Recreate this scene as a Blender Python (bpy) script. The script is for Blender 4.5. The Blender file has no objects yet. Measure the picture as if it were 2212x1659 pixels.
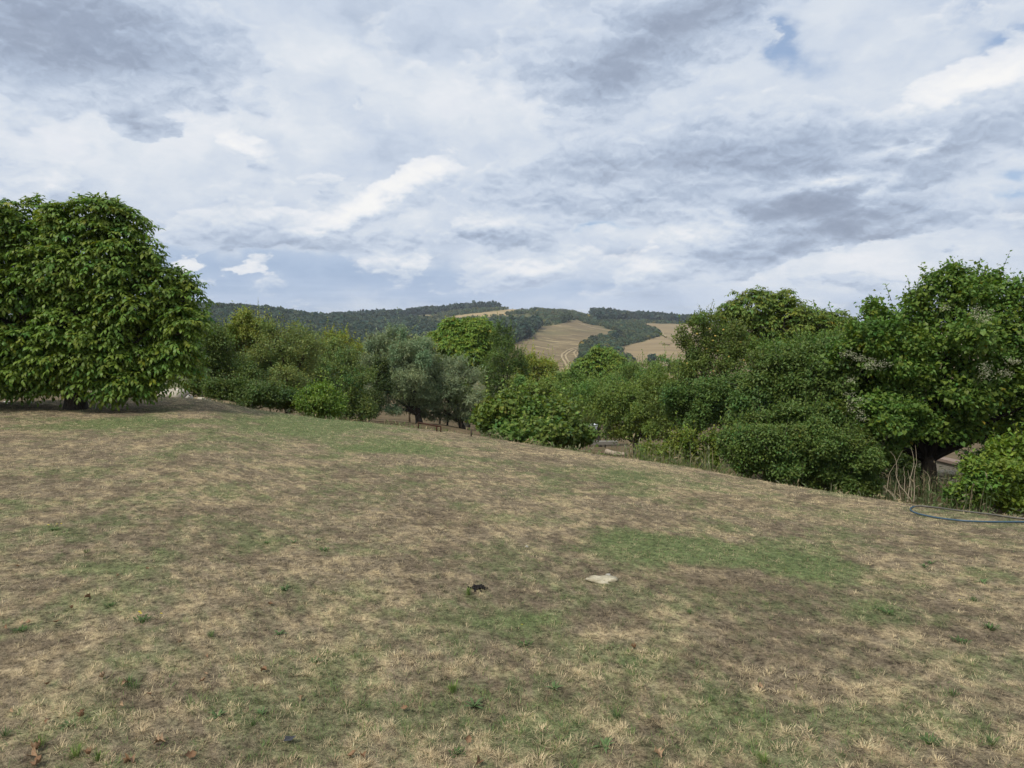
import bpy, math, random
import numpy as np
from mathutils import Vector

# ------------------------------------------------------------------ camera, sky, sun
F = 705.0                       # focal length in pixels of a 1024 px wide frame
CAMZ = 1.65
PITCH = math.atan((384 - 322) / F)
K = 1024 / 2212.0               # photo-survey unit -> 1024 px frame
CT, ST = math.cos(PITCH), math.sin(PITCH)
SC = bpy.context.scene
COL = SC.collection
cam_d = bpy.data.cameras.new('camera'); cam = bpy.data.objects.new('camera', cam_d); COL.objects.link(cam)
cam.location = (0, 0, CAMZ); cam.rotation_euler = (math.pi / 2 - PITCH, 0, 0)
cam_d.sensor_width = 36.0; cam_d.lens = 36.0 * F / 1024; cam_d.clip_start = 0.05; cam_d.clip_end = 20000
SC.camera = cam
SUN_EL, SUN_AZ = math.radians(52), math.radians(-140)      # azimuth from +Y towards +X: behind the camera's left shoulder
EXPOSURE = 0.0
SKYX, SKYY = 3.1, 7.7            # which part of the cloud pattern stands overhead

def ray(u, v):
    a, b = (u - 512) / F, (384 - v) / F
    return np.array([a, CT + b * ST, b * CT - ST])
def pt(u, v, D):
    d = ray(u, v)
    return np.array([0, 0, CAMZ]) + d * (D / d[1])
def pd(x, y, D):                # survey units
    return pt(x * K, y * K, D)

class NT:
    """small helper for building node trees"""
    def __init__(s, nt): s.nt = nt
    def n(s, t, **kw):
        o = s.nt.nodes.new(t)
        for k, v in kw.items(): setattr(o, k, v)
        return o
    def put(s, sock, v):
        if hasattr(v, 'is_output'): s.nt.links.new(v, sock)
        else: sock.default_value = v
    def m(s, op, a, b=None, c=None, clamp=False):
        o = s.n('ShaderNodeMath', operation=op, use_clamp=clamp)
        for i, v in enumerate((a, b, c)):
            if v is not None: s.put(o.inputs[i], v)
        return o.outputs[0]
    def vm(s, op, a, b=None, sc=None):
        o = s.n('ShaderNodeVectorMath', operation=op)
        s.put(o.inputs[0], a)
        if b is not None: s.put(o.inputs[1], b)
        if sc is not None: s.put(o.inputs['Scale'], sc)
        return o.outputs[0]
    def noise(s, vec, scale, detail=5, rough=0.55, dist=0.0, col=False):
        o = s.n('ShaderNodeTexNoise'); s.put(o.inputs['Vector'], vec)
        o.inputs['Scale'].default_value = scale; o.inputs['Detail'].default_value = detail
        o.inputs['Roughness'].default_value = rough; o.inputs['Distortion'].default_value = dist
        return o.outputs['Color' if col else 'Fac']
    def mapr(s, v, a, b, c=0.0, d=1.0, smooth=True):
        o = s.n('ShaderNodeMapRange'); o.interpolation_type = 'SMOOTHSTEP' if smooth else 'LINEAR'
        s.put(o.inputs['Value'], v)
        for k, x in zip(('From Min', 'From Max', 'To Min', 'To Max'), (a, b, c, d)): s.put(o.inputs[k], x)
        return o.outputs[0]
    def mix(s, f, a, b):
        o = s.n('ShaderNodeMix', data_type='RGBA')
        s.put(o.inputs[0], f)
        for i, v in ((6, a), (7, b)):
            if isinstance(v, tuple) and len(v) == 3: v = (*v, 1)
            s.put(o.inputs[i], v)
        return o.outputs[2]

def lin(r, g, b):
    f = lambda c: ((c / 255 + 0.055) / 1.055) ** 2.4 if c > 10 else c / 255 / 12.92
    return (f(r), f(g), f(b))

def build_sky():
    w = bpy.data.worlds.new('World'); SC.world = w; w.use_nodes = True
    nt = w.node_tree; nt.nodes.clear(); g = NT(nt)
    STR = 0.1
    cc = lambda r, gg, b: tuple(c / STR for c in lin(r, gg, b))
    tc = g.n('ShaderNodeTexCoord').outputs['Generated']
    sx = g.n('ShaderNodeSeparateXYZ'); g.put(sx.inputs[0], tc)
    x, y, z = sx.outputs
    sky = g.n('ShaderNodeTexSky', sky_type='NISHITA', sun_disc=False)
    sky.sun_elevation = SUN_EL; sky.sun_rotation = SUN_AZ; sky.air_density = 1.0; sky.dust_density = 1.0
    az = g.m('ARCTAN2', x, y); el = g.m('ARCSINE', z)
    cb = g.n('ShaderNodeCombineXYZ'); g.put(cb.inputs[0], az); g.put(cb.inputs[1], el); AE = cb.outputs[0]
    # ragged edges: warp the direction before the cloud shapes are looked up
    st = g.vm('MULTIPLY', tc, (1, 1, 2.0))
    w1 = g.vm('SUBTRACT', g.noise(st, 6, 3, .55, col=True), (.5, .5, .5))
    w2 = g.vm('SUBTRACT', g.noise(st, 22, 4, .6, col=True), (.5, .5, .5))
    AEw = g.vm('ADD', g.vm('ADD', AE, g.vm('MULTIPLY', w1, (.22, .10, 0))), g.vm('MULTIPLY', w2, (.08, .05, 0)))
    AEs = g.vm('ADD', AE, g.vm('ADD', g.vm('MULTIPLY', w1, (.05, .03, 0)), g.vm('MULTIPLY', w2, (.05, .040, 0))))
    # cloud decks seen in perspective; a deck nearer the zenith lies at smaller P
    zz = g.m("ADD", g.m("MAXIMUM", z, 0.0), 0.42)
    cp = g.n('ShaderNodeCombineXYZ'); g.put(cp.inputs[0], g.m('DIVIDE', x, zz)); g.put(cp.inputs[1], g.m('DIVIDE', y, zz))
    P = g.vm('ADD', cp.outputs[0], g.vm('MULTIPLY', w2, (.07, .07, 0)))
    P = g.vm('ADD', P, (SKYX, SKYY, 0))
    Pu = g.vm('ADD', g.vm('SCALE', P, sc=.990), g.vm('SCALE', (SKYX, SKYY, 0), sc=.010))
    Pv = g.vm('ADD', g.vm('SCALE', P, sc=.94), g.vm('SCALE', (SKYX, SKYY, 0), sc=.06))
    def blob(vec, xd, yd, rx, ry, rot):
        d = ray(xd * K, yd * K); d = d / np.linalg.norm(d)
        mp = g.n('ShaderNodeMapping', vector_type='TEXTURE'); g.put(mp.inputs[0], vec)
        mp.inputs['Location'].default_value = (math.atan2(d[0], d[1]), math.asin(d[2]), 0)
        mp.inputs['Rotation'].default_value = (0, 0, math.radians(-rot))
        s = K / F * 1.6
        mp.inputs['Scale'].default_value = (rx * s, ry * s, 1)
        gr = g.n('ShaderNodeTexGradient', gradient_type='QUADRATIC_SPHERE'); g.put(gr.inputs[0], mp.outputs[0])
        return gr.outputs['Fac']
    def blobs(vec, lst):
        t = None
        for b in lst:
            f = blob(vec, *b[:5])
            f = g.m('MULTIPLY', f, b[5] if len(b) > 5 else 1.0)
            t = f if t is None else g.m('ADD', t, f)
        return t
    def ramp(v):
        o = g.n('ShaderNodeValToRGB'); g.put(o.inputs[0], g.m('MULTIPLY', g.m('ADD', v, .5), .5)); e = o.color_ramp.elements
        pts = [(0, (130, 142, 165)), (.25, (152, 165, 187)), (.375, (176, 190, 211)), (.5, (203, 214, 230)), (.625, (221, 228, 237)), (.76, (239, 241, 245)), (1, (252, 251, 249))]
        while len(e) < len(pts): e.new(.5)
        for k, (p, c) in enumerate(pts): e[k].position = p; e[k].color = (*[q * .1 / STR for q in lin(*c)], 1)
        return g.vm('SCALE', o.outputs[0], sc=10.0)
    # 1 high veil of altostratus with soft rolls
    nA = g.noise(P, 2.9, 8, .60, .1); nAu = g.noise(Pv, 2.9, 8, .60, .1)
    relA = g.m('SUBTRACT', nA, nAu)
    pale = blobs(AEw, [(470, 190, 380, 110, 0), (150, 330, 300, 110, 0, .9), (1900, 580, 520, 75, 0, 1.3), (1450, 230, 400, 100, 0, .8), (1000, 240, 400, 140, 0, .3), (2100, 200, 300, 90, 0, .8)])
    BA = g.m('ADD', g.m('ADD', .57, g.m('MULTIPLY', g.m('SUBTRACT', nA, .5), .8)), g.m('ADD', g.m('MULTIPLY', relA, 1.1), g.m('MULTIPLY', pale, .24)))
    col = ramp(BA)
    # blue gaps
    gap = blobs(AEw, [(1690, 70, 110, 60, 60, 1.0), (1640, 110, 120, 50, 30, .6), (2150, 118, 150, 50, -10, 1.2), (2080, 20, 120, 50, 0, .7), (1310, 488, 80, 18, 0, 1.2), (2185, 425, 70, 24, 0, .9), (1960, 432, 50, 12, -15, .9)])
    ga = g.m('MULTIPLY', g.mapr(g.m('ADD', gap, g.m('MULTIPLY', g.m('SUBTRACT', nA, .5), 1.8)), .18, .95), .8)
    blue = g.mix(.45, sky.outputs[0], cc(150, 184, 232))
    col = g.mix(ga, col, blue)
    # 2 blue-grey rain haze low on the left and streaks along the horizon
    low = blobs(AEw, [(480, 615, 480, 75, 0, 1.1), (300, 560, 240, 70, 0, .6), (900, 615, 340, 60, 0, .8), (1250, 640, 300, 36, 0, .6), (700, 560, 280, 46, 0, .45)])
    la = g.mapr(g.m('ADD', low, g.m('MULTIPLY', g.m('SUBTRACT', nA, .5), .9)), .05, .75)
    col = g.mix(g.m('MULTIPLY', la, .85), col, g.mix(g.mapr(nA, .35, .65), cc(160, 182, 212), cc(176, 195, 221)))
    # 3 the lower deck: grey where thick, ragged at its rims, lit along the upper side
    nB = g.noise(P, 6.0, 8, .555, .0); nBu = g.noise(Pu, 6.0, 8, .555, .0)
    dark = blobs(AEw, [(40, 45, 420, 130, 0, 1.9), (340, 100, 200, 80, 10, .7), (1420, 60, 360, 110, -16, 1.7), (1620, 10, 240, 70, -16, .8), (1300, 150, 200, 70, 0, .5),
                       (1520, 350, 400, 130, 5, 1.05), (1950, 335, 480, 100, -5, 1.05), (1180, 390, 260, 70, -12, .7),
                       (660, 480, 170, 44, 0, .7), (1230, 460, 240, 42, -8, .85), (1640, 545, 250, 42, -12, .95), (1900, 502, 240, 38, -10, .9),
                       (1000, 520, 300, 36, 0, .8), (500, 505, 270, 40, 4, .7), (1150, 605, 240, 30, 0, .5), (1900, 612, 340, 20, 0, .5), (0, 350, 160, 70, 0, .5)])
    scrap = blobs(AEs, [(300, 274, 46, 28, 8, 1.3), (372, 272, 30, 15, 0, 1.0), (772, 203, 30, 22, 80, .6), (478, 208, 26, 16, -40, .5), (1730, 447, 150, 48, -6, 1.7), (1815, 470, 56, 34, 0, 1.2), (1610, 462, 56, 20, 20, .8), (690, 427, 50, 14, 0, .5), (2045, 532, 42, 16, 0, .8), (1600, 545, 170, 36, -14, .6)])
    cl = [(948, 366, 46, 36, 0, 1.1), (903, 384, 50, 38, 0, 1.1), (858, 412, 56, 38, -20, 1.1), (806, 440, 62, 34, -25, 1.05), (752, 464, 66, 30, -20, 1.0), (694, 488, 70, 26, -10, .9), (500, 312, 44, 30, 0, 1.0), (540, 332, 40, 24, 20, .8), (405, 573, 44, 20, 0, .95), (530, 572, 84, 13, -5, .9),
          (1150, 578, 150, 34, -12, .9), (1400, 580, 84, 40, -8, 1.0), (2195, 165, 90, 50, 0, 1.2), (2110, 190, 100, 52, -5, 1.2), (2010, 215, 120, 52, 0, .9), (1935, 322, 90, 20, -12, 1.0), (2010, 320, 66, 17, -20, .9), (570, 470, 180, 44, -8, .7), (1060, 485, 170, 30, -6, .7), (110, 400, 80, 50, -30, .6), (860, 562, 160, 22, -5, .6), (1480, 505, 170, 24, -6, .6), (1790, 398, 120, 16, -8, 1.1), (1880, 420, 90, 20, -20, .8)]
    cum = blobs(AEs, cl); cumU = blobs(g.vm('ADD', AEs, (-.006, .024, 0)), cl)
    cov = g.m('ADD', g.m('ADD', g.m('ADD', g.m('MULTIPLY', dark, .8), scrap), g.m('MULTIPLY', cum, .9)), g.m('MULTIPLY', g.m('SUBTRACT', nB, .5), 2.0))
    aB = g.mapr(cov, .08, .34)
    relB = g.m('ADD', g.m('MULTIPLY', g.m('SUBTRACT', nB, nBu), 2.7), g.m('MULTIPLY', g.m('MAXIMUM', g.m('SUBTRACT', cum, cumU), -.25), .55))
    BB = g.m('ADD', g.m('SUBTRACT', g.m('ADD', .64, g.m('MULTIPLY', cum, .24)), g.m('MULTIPLY', g.m('ADD', g.m('MULTIPLY', dark, .40), g.m("MULTIPLY", scrap, .40)), 1.0)), relB)
    BB = g.m('ADD', BB, g.m('MULTIPLY', g.m('SUBTRACT', nB, .5), -.35))
    BB = g.m('ADD', g.m('MULTIPLY', g.m('SUBTRACT', g.noise(P, 17, 6, .62, .0), .5), .34), BB)
    rim = g.m('MULTIPLY', g.m('MULTIPLY', aB, g.m('SUBTRACT', 1.0, aB)), .55)
    BB = g.m('ADD', BB, rim)
    col = g.mix(g.m('MULTIPLY', aB, .90), col, ramp(BB))
    hz = g.mapr(el, 0.0, .085, 1, 0)
    streak = g.noise(g.vm('MULTIPLY', tc, (1.5, 1.5, 26)), 3.0, 4, .55)
    col = g.mix(g.m('MULTIPLY', hz, g.mapr(streak, .40, .60, .1, .75)), col, cc(200, 213, 234))
    bg = g.n('ShaderNodeBackground'); g.put(bg.inputs[0], col); bg.inputs[1].default_value = STR
    out = g.n('ShaderNodeOutputWorld'); nt.links.new(bg.outputs[0], out.inputs[0])
    w.cycles.sampling_method = 'NONE'
build_sky()

sun_d = bpy.data.lights.new('sun', 'SUN'); sun = bpy.data.objects.new('sun', sun_d); COL.objects.link(sun)
sun_d.energy = 3.4; sun_d.angle = math.radians(12); sun_d.color = (1.0, .95, .86)
sdir = Vector((math.sin(SUN_AZ) * math.cos(SUN_EL), math.cos(SUN_AZ) * math.cos(SUN_EL), math.sin(SUN_EL)))
sun.rotation_euler = sdir.to_track_quat('Z', 'Y').to_euler()
vs = SC.view_settings
vs.view_transform = 'Standard'; vs.look = 'None'; vs.exposure = EXPOSURE; vs.gamma = 1.0; vs.use_curve_mapping = False
SC.render.engine = 'CYCLES'
cy = SC.cycles
cy.max_bounces = 5; cy.diffuse_bounces = 3; cy.glossy_bounces = 1; cy.transmission_bounces = 3; cy.volume_bounces = 0; cy.transparent_max_bounces = 4
cy.use_denoising = True; cy.use_adaptive_sampling = True; cy.adaptive_threshold = 0.012
cy.caustics_reflective = False; cy.caustics_refractive = False

# ------------------------------------------------------------------ helpers
RNG = np.random.default_rng(7)
def _hash(ix, iy, seed):
    h = (ix.astype(np.int64) * 374761393 + iy.astype(np.int64) * 668265263 + seed * 1442695041) & 0x7fffffff
    h = ((h ^ (h >> 13)) * 1274126177) & 0x7fffffff
    h = (h ^ (h >> 16)) & 0x7fffffff
    return h / 0x7fffffff
def vnoise(x, y, seed=0):
    x = np.asarray(x, float); y = np.asarray(y, float)
    ix, iy = np.floor(x), np.floor(y); fx, fy = x - ix, y - iy
    fx = fx * fx * (3 - 2 * fx); fy = fy * fy * (3 - 2 * fy)
    a, b = _hash(ix, iy, seed), _hash(ix + 1, iy, seed); c, d = _hash(ix, iy + 1, seed), _hash(ix + 1, iy + 1, seed)
    return (a * (1 - fx) + b * fx) * (1 - fy) + (c * (1 - fx) + d * fx) * fy
def fbm(x, y, oct=4, seed=0):
    t, a, n = 0, .5, 0
    for i in range(oct):
        t = t + a * vnoise(x * 2 ** i + 17.3 * i, y * 2 ** i - 9.1 * i, seed + i); n += a; a *= .5
    return t / n
def norm(v): return v / np.maximum(np.linalg.norm(v, axis=-1, keepdims=True), 1e-9)
def sstep(a, b, x):
    t = np.clip((x - a) / (b - a), 0, 1); return t * t * (3 - 2 * t)

def mesh_obj(name, verts, faces, mat, parent=None, col=None, smooth=False, attrs=None):
    """verts (N,3); faces one array (M,k) or a list of such arrays; col per-vertex (N,3)"""
    if not isinstance(faces, list): faces = [faces]
    faces = [np.asarray(f, np.int32) for f in faces if len(f)]
    me = bpy.data.meshes.new(name)
    verts = np.asarray(verts, np.float32)
    me.vertices.add(len(verts)); me.vertices.foreach_set('co', verts.ravel())
    li = np.concatenate([f.ravel() for f in faces]).astype(np.int32)
    sizes = np.concatenate([np.full(len(f), f.shape[1], np.int32) for f in faces])
    st = np.concatenate([[0], np.cumsum(sizes)[:-1]]).astype(np.int32)
    me.loops.add(len(li)); me.loops.foreach_set('vertex_index', li)
    me.polygons.add(len(sizes)); me.polygons.foreach_set('loop_start', st)
    me.polygons.foreach_set('use_smooth', np.full(len(sizes), smooth))
    me.update(calc_edges=True)
    if col is not None:
        a = me.color_attributes.new('tint', 'FLOAT_COLOR', 'POINT')
        c = np.ones((len(verts), 4), np.float32); c[:, :3] = col; a.data.foreach_set('color', c.ravel())
    for k, v in (attrs or {}).items():
        a = me.attributes.new(k, 'FLOAT', 'POINT'); a.data.foreach_set('value', np.asarray(v, np.float32))
    me.materials.append(mat)
    o = bpy.data.objects.new(name, me); COL.objects.link(o)
    if parent is not None: o.parent = parent
    return o
def tag(o, label=None, cat=None, group=None, kind=None):
    for k, v in (('label', label), ('category', cat), ('group', group), ('kind', kind)):
        if v: o[k] = v
    return o
def empty(name, loc, label=None, cat=None, group=None):
    o = bpy.data.objects.new(name, None); COL.objects.link(o); o.location = tuple(float(c) for c in loc); o.empty_display_size = .1
    return tag(o, label, cat, group)

class Geo:
    """collects pieces of one part"""
    def __init__(s): s.v, s.q, s.t, s.c, s.n = [], [], [], [], 0
    def add(s, v, q=None, t=None, c=None):
        v = np.asarray(v, float).reshape(-1, 3)
        if q is not None and len(q): s.q.append(np.asarray(q) + s.n)
        if t is not None and len(t): s.t.append(np.asarray(t) + s.n)
        s.v.append(v); s.c.append(np.broadcast_to(np.asarray(c if c is not None else (1, 1, 1), float), (len(v), 3))); s.n += len(v)
    def tube(s, path, rad, sides=6, c=None, cap=True):
        p = np.asarray(path, float); k = len(p); rad = np.broadcast_to(np.asarray(rad, float), (k,))
        d = norm(np.gradient(p, axis=0))
        ref = np.array([0, 0, 1.0]) if abs(d[:, 2]).mean() < .85 else np.array([1.0, 0, 0])
        a = norm(np.cross(d, ref)); b = np.cross(d, a)
        th = np.arange(sides) * 2 * np.pi / sides
        v = p[:, None] + rad[:, None, None] * (np.cos(th)[None, :, None] * a[:, None] + np.sin(th)[None, :, None] * b[:, None])
        i = np.arange(k - 1)[:, None] * sides; j = np.arange(sides)[None]; j2 = (j + 1) % sides
        q = np.stack([i + j, i + j2, i + sides + j2, i + sides + j], -1).reshape(-1, 4)
        v = v.reshape(-1, 3); t = None
        if cap:
            v = np.vstack([v, p[0], p[-1]]); n = k * sides
            j = np.arange(sides); j2 = (j + 1) % sides
            t = np.vstack([np.stack([j2, j, np.full(sides, n)], -1), np.stack([(k - 1) * sides + j, (k - 1) * sides + j2, np.full(sides, n + 1)], -1)])
        s.add(v, q, t, c)
    def box(s, lo, hi, c=None, rot=0.0, at=(0, 0, 0)):
        x0, y0, z0 = lo; x1, y1, z1 = hi
        v = np.array([[x0, y0, z0], [x1, y0, z0], [x1, y1, z0], [x0, y1, z0], [x0, y0, z1], [x1, y0, z1], [x1, y1, z1], [x0, y1, z1]], float)
        cr, sr = math.cos(rot), math.sin(rot); v = v @ np.array([[cr, sr, 0], [-sr, cr, 0], [0, 0, 1]]) + np.asarray(at)
        s.add(v, [[0, 3, 2, 1], [4, 5, 6, 7], [0, 1, 5, 4], [1, 2, 6, 5], [2, 3, 7, 6], [3, 0, 4, 7]], None, c)
    def build(s, name, mat, parent=None, smooth=False, origin=None):
        v = np.vstack(s.v)
        if origin is not None: v = v - np.asarray(origin)
        fs = []
        if s.q: fs.append(np.vstack(s.q))
        if s.t: fs.append(np.vstack(s.t))
        return mesh_obj(name, v, fs, mat, parent, np.vstack(s.c), smooth)

def material(name, build):
    m = bpy.data.materials.new(name); m.use_nodes = True; m.node_tree.nodes.clear()
    g = NT(m.node_tree); out = g.n('ShaderNodeOutputMaterial')
    sh = build(g); m.node_tree.links.new(sh, out.inputs['Surface']); return m
def princ(g, col, rough=.8, spec=.25, normal=None, metal=0.0):
    p = g.n('ShaderNodeBsdfPrincipled')
    if isinstance(col, tuple) and len(col) == 3: col = (*col, 1)
    g.put(p.inputs['Base Color'], col); g.put(p.inputs['Roughness'], rough); p.inputs['Specular IOR Level'].default_value = spec; p.inputs['Metallic'].default_value = metal
    if normal is not None: g.put(p.inputs['Normal'], normal)
    return p.outputs[0]
def tint(g):
    a = g.n('ShaderNodeAttribute'); a.attribute_name = 'tint'; return a.outputs['Color']
def opos(g): return g.n('ShaderNodeNewGeometry').outputs['Position']
def bump(g, h, s=.5, d=.02):
    b = g.n('ShaderNodeBump'); b.inputs['Strength'].default_value = s; b.inputs['Distance'].default_value = d; g.put(b.inputs['Height'], h); return b.outputs[0]
def leaf_mat(name, trans=.28, rough=.5, spec=.3):
    def f(g):
        c = tint(g)
        p = princ(g, c, rough, spec)
        t = g.n('ShaderNodeBsdfTranslucent'); hs = g.n('ShaderNodeHueSaturation'); hs.inputs['Saturation'].default_value = 1.1; hs.inputs['Value'].default_value = 1.25; g.put(hs.inputs['Color'], c); g.put(t.inputs[0], hs.outputs[0])
        mx = g.n('ShaderNodeMixShader'); mx.inputs[0].default_value = trans
        g.nt.links.new(p, mx.inputs[1]); g.nt.links.new(t.outputs[0], mx.inputs[2]); return mx.outputs[0]
    return material(name, f)
M = {}
M['leaf'] = leaf_mat('leaf', .33, .5, .3)
M['leaf_soft'] = leaf_mat('leaf_soft', .3, .65, .2)
M['blade'] = leaf_mat('grass_blade', .2, .7, .15)
def _bark(g):
    p = opos(g); n = g.noise(g.vm('MULTIPLY', p, (1, 1, .25)), 40, 5, .65)
    c = g.mix(g.mapr(n, .3, .7), (.022, .018, .014), (.085, .072, .058))
    return princ(g, g.vm('MULTIPLY', c, tint(g)), .9, .1, bump(g, n, .8, .02))
M['bark'] = material('bark', _bark)
M['twig'] = material('twig', lambda g: princ(g, tint(g), .85, .15))
def _stone(g):
    p = opos(g); n = g.noise(p, 18, 6, .65); n2 = g.noise(p, 90, 4, .6)
    c = g.mix(g.mapr(n, .35, .65), (.36, .34, .29), (.52, .50, .46)); c = g.mix(g.mapr(n2, .55, .75), c, (.30, .25, .17))
    return princ(g, g.vm('MULTIPLY', c, tint(g)), .9, .15, bump(g, n2, .6, .01))
M['stone'] = material('stone', _stone)
M['plain'] = material('painted', lambda g: princ(g, tint(g), .6, .3))
M['matte'] = material('matte', lambda g: princ(g, tint(g), .9, .1))
M['hose'] = material('hose_plastic', lambda g: princ(g, tint(g), .38, .5))

# ------------------------------------------------------------------ terrain height
# lawn edge: (u, v, distance)
EDGE = [(-300, 404, 17.5), (0, 402, 16.5), (100, 398, 16.8), (176, 397, 16.5), (208, 400, 15.8), (259, 410, 15), (324, 419, 14.2), (370, 422.5, 13.8), (417, 428, 13.2), (463, 433.5, 12.6), (509, 441, 12), (555, 448, 11.5), (602, 455, 11), (648, 461, 10.6), (694, 468, 10.2), (741, 477, 9.9), (787, 485, 9.5), (833, 492, 9.2), (880, 499, 9), (926, 506, 8.8), (972, 511.5, 8.6), (1024, 517, 8.5), (1250, 540, 8.5)]
def uvz(u, v, r):
    d = ray(u, v); h = math.hypot(d[0], d[1]); return math.atan2(d[0], d[1]), CAMZ + d[2] / h * r
E_az = np.array([uvz(*e)[0] for e in EDGE]); E_z = np.array([uvz(*e)[1] for e in EDGE]); E_r = np.array([e[2] for e in EDGE], float)
RL = np.array([25, 60, 100, 180, 280, 380, 500, 650, 800, 1000, 1150, 1300, 1800, 3000, 6000], float)
COLS = {
    -300: [402, 398, 392, 380, 375, 366, 350, 330, 317, 322, 322, 322, 323, 322.5, 322],
    150: [402, 398, 392, 380, 375, 366, 350, 330, 317, 322, 322, 322, 323, 322.5, 322],
    215: [404, 399, 392, 380, 375, 366, 350, 328, 315, 321, 321, 322, 323, 322.5, 322],
    260: [408, 402, 395, 383, 376, 367, 351, 331, 317.5, 321, 321, 322, 323, 322.5, 322],
    324: [416, 406, 398, 385, 378, 369, 354, 338, 325, 322.5, 322, 322, 323, 322.5, 322],
    390: [425, 410, 401, 388, 379, 370, 357, 342, 330, 320, 319, 320, 322, 322.5, 322],
    430: [429, 413, 404, 389, 379, 369, 356, 341, 329, 318, 314.5, 316, 321, 322.5, 322],
    480: [436, 420, 411, 394, 382, 368, 347, 330, 319, 311.5, 310, 313, 320, 322.5, 322],
    525: [443, 430, 420, 400, 386, 371, 348, 331, 318, 311.5, 309.5, 312, 320, 322.5, 322],
    560: [447, 437, 428, 406, 389, 374, 352, 334, 321, 314, 311.5, 314, 320, 322.5, 322],
    595: [450, 441, 432, 410, 391, 375, 354, 337, 325.5, 318.5, 316.5, 317.5, 321, 322.5, 322],
    640: [452, 440, 431, 410, 390, 374, 357, 341, 328.5, 322, 320.5, 320.5, 322, 322.5, 322],
    690: [452, 440, 430, 408, 388, 372, 356, 342, 331, 325, 323.5, 323, 322.5, 322.5, 322],
    850: [450, 438, 428, 405, 386, 370, 355, 342, 333, 328, 326, 325, 323, 322.5, 322],
    1300: [447, 436, 426, 404, 385, 370, 355, 342, 333, 328, 326, 325, 323, 322.5, 322]}
C_az = np.array([math.atan((u - 512) / F / CT) for u in COLS])
C_z = np.array([[CAMZ - (v - 322) / F * r for v, r in zip(vs_, RL)] for vs_ in COLS.values()])
DIP = lambda az: np.interp(az, [-.7, -.3, 0, .3, .7], [.10, .25, .55, .75, .6])
def edge_r(az): return np.interp(az, E_az, E_r)
def Hpol(az, r):
    az = np.asarray(az, float); r = np.asarray(r, float)
    az, r = np.broadcast_arrays(az, r)
    re, ze = edge_r(az), np.interp(az, E_az, E_z)
    back = sstep(1.0, 1.7, np.abs(az)); ze = ze * (1 - back)
    lawn = ze * np.minimum(r / re, 1.3) ** 2 + .035 * (fbm(r * np.sin(az) * .9, r * np.cos(az) * .9, 3, 5) - .5) * np.clip(r / 3, 0, 1) * np.clip((re - r) / 3, 0, 1)
    # control surface beyond the edge
    z = np.zeros(az.shape)
    ci = np.clip(np.searchsorted(C_az, az) - 1, 0, len(C_az) - 2)
    t = np.clip((az - C_az[ci]) / (C_az[ci + 1] - C_az[ci]), 0, 1); t = t * t * (3 - 2 * t)
    rr = np.clip(r, RL[0], RL[-1]); ri = np.clip(np.searchsorted(RL, rr) - 1, 0, len(RL) - 2)
    # Catmull-Rom along log distance
    L = np.log(RL); s = (np.log(rr) - L[ri]) / (L[ri + 1] - L[ri])
    def prof(c):
        g = lambda k: C_z[c, np.clip(k, 0, len(RL) - 1)]
        p0, p1, p2, p3 = g(ri - 1), g(ri), g(ri + 1), g(ri + 2)
        lo, hi = np.minimum(p1, p2), np.maximum(p1, p2)
        v = .5 * (2 * p1 + (p2 - p0) * s + (2 * p0 - 5 * p1 + 4 * p2 - p3) * s ** 2 + (3 * p1 - p0 - 3 * p2 + p3) * s ** 3)
        return v
    far = prof(ci) * (1 - t) + prof(ci + 1) * t
    amp = np.clip((r - 150) / 300, 0, 1) * 2.0
    far = far + amp * (fbm(r * np.sin(az) / 60, r * np.cos(az) / 60, 3, 3) - .5)
    tt = np.clip((r - re) / (25 - re), 0, 1)
    mid = ze + (far - ze) * tt ** .85 - DIP(az) * np.exp(-((r - re - 1.9) / 1.5) ** 2) * sstep(0, 1.2, r - re)
    return np.where(r <= re, lawn, np.where(r < 25, mid, far))
def H(x, y): return Hpol(np.arctan2(x, y), np.hypot(x, y))
def h1(x, y): return float(H(np.array([x]), np.array([y]))[0])
def project(x, y, z):
    X, Z = x, z - CAMZ; dep = y * CT - Z * ST; up = y * ST + Z * CT
    return 512 + F * X / dep, 384 - F * up / dep
def ground_at(u, v, r0=1.5, r1=1200):
    d = ray(u, v); h = math.hypot(d[0], d[1]); az = math.atan2(d[0], d[1])
    r = np.exp(np.linspace(math.log(r0), math.log(r1), 4000)); zr = CAMZ + d[2] / h * r
    below = np.nonzero(zr < Hpol(az, r))[0]
    k = r[below[0]] if len(below) else r1
    return np.array([k * math.sin(az), k * math.cos(az), float(Hpol(az, k))])
def gd(x, y, **kw): return ground_at(x * K, y * K, **kw)

FR = np.radians(np.arange(-50, 50.01, .3)); BK = np.radians(np.arange(54, 307, 4.0))
AZ_ALL = np.concatenate([FR, BK])
def polar_mesh(azs, rings, closed=True):
    """rings: function az -> radii (n,) ; returns grid verts and quads"""
    R = np.stack([rings(a) for a in azs]); A = azs[:, None] + 0 * R
    Aw = (A + np.pi) % (2 * np.pi) - np.pi
    Z = Hpol(Aw, R); V = np.stack([R * np.sin(A), R * np.cos(A), Z], -1)
    n, k = R.shape; i = np.arange(n if closed else n - 1)[:, None]; j = np.arange(k - 1)[None]; i2 = (i + 1) % n
    q = np.stack([i * k + j, i * k + j + 1, i2 * k + j + 1, i2 * k + j], -1).reshape(-1, 4)
    return V.reshape(-1, 3), q[:, ::-1]
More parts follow.
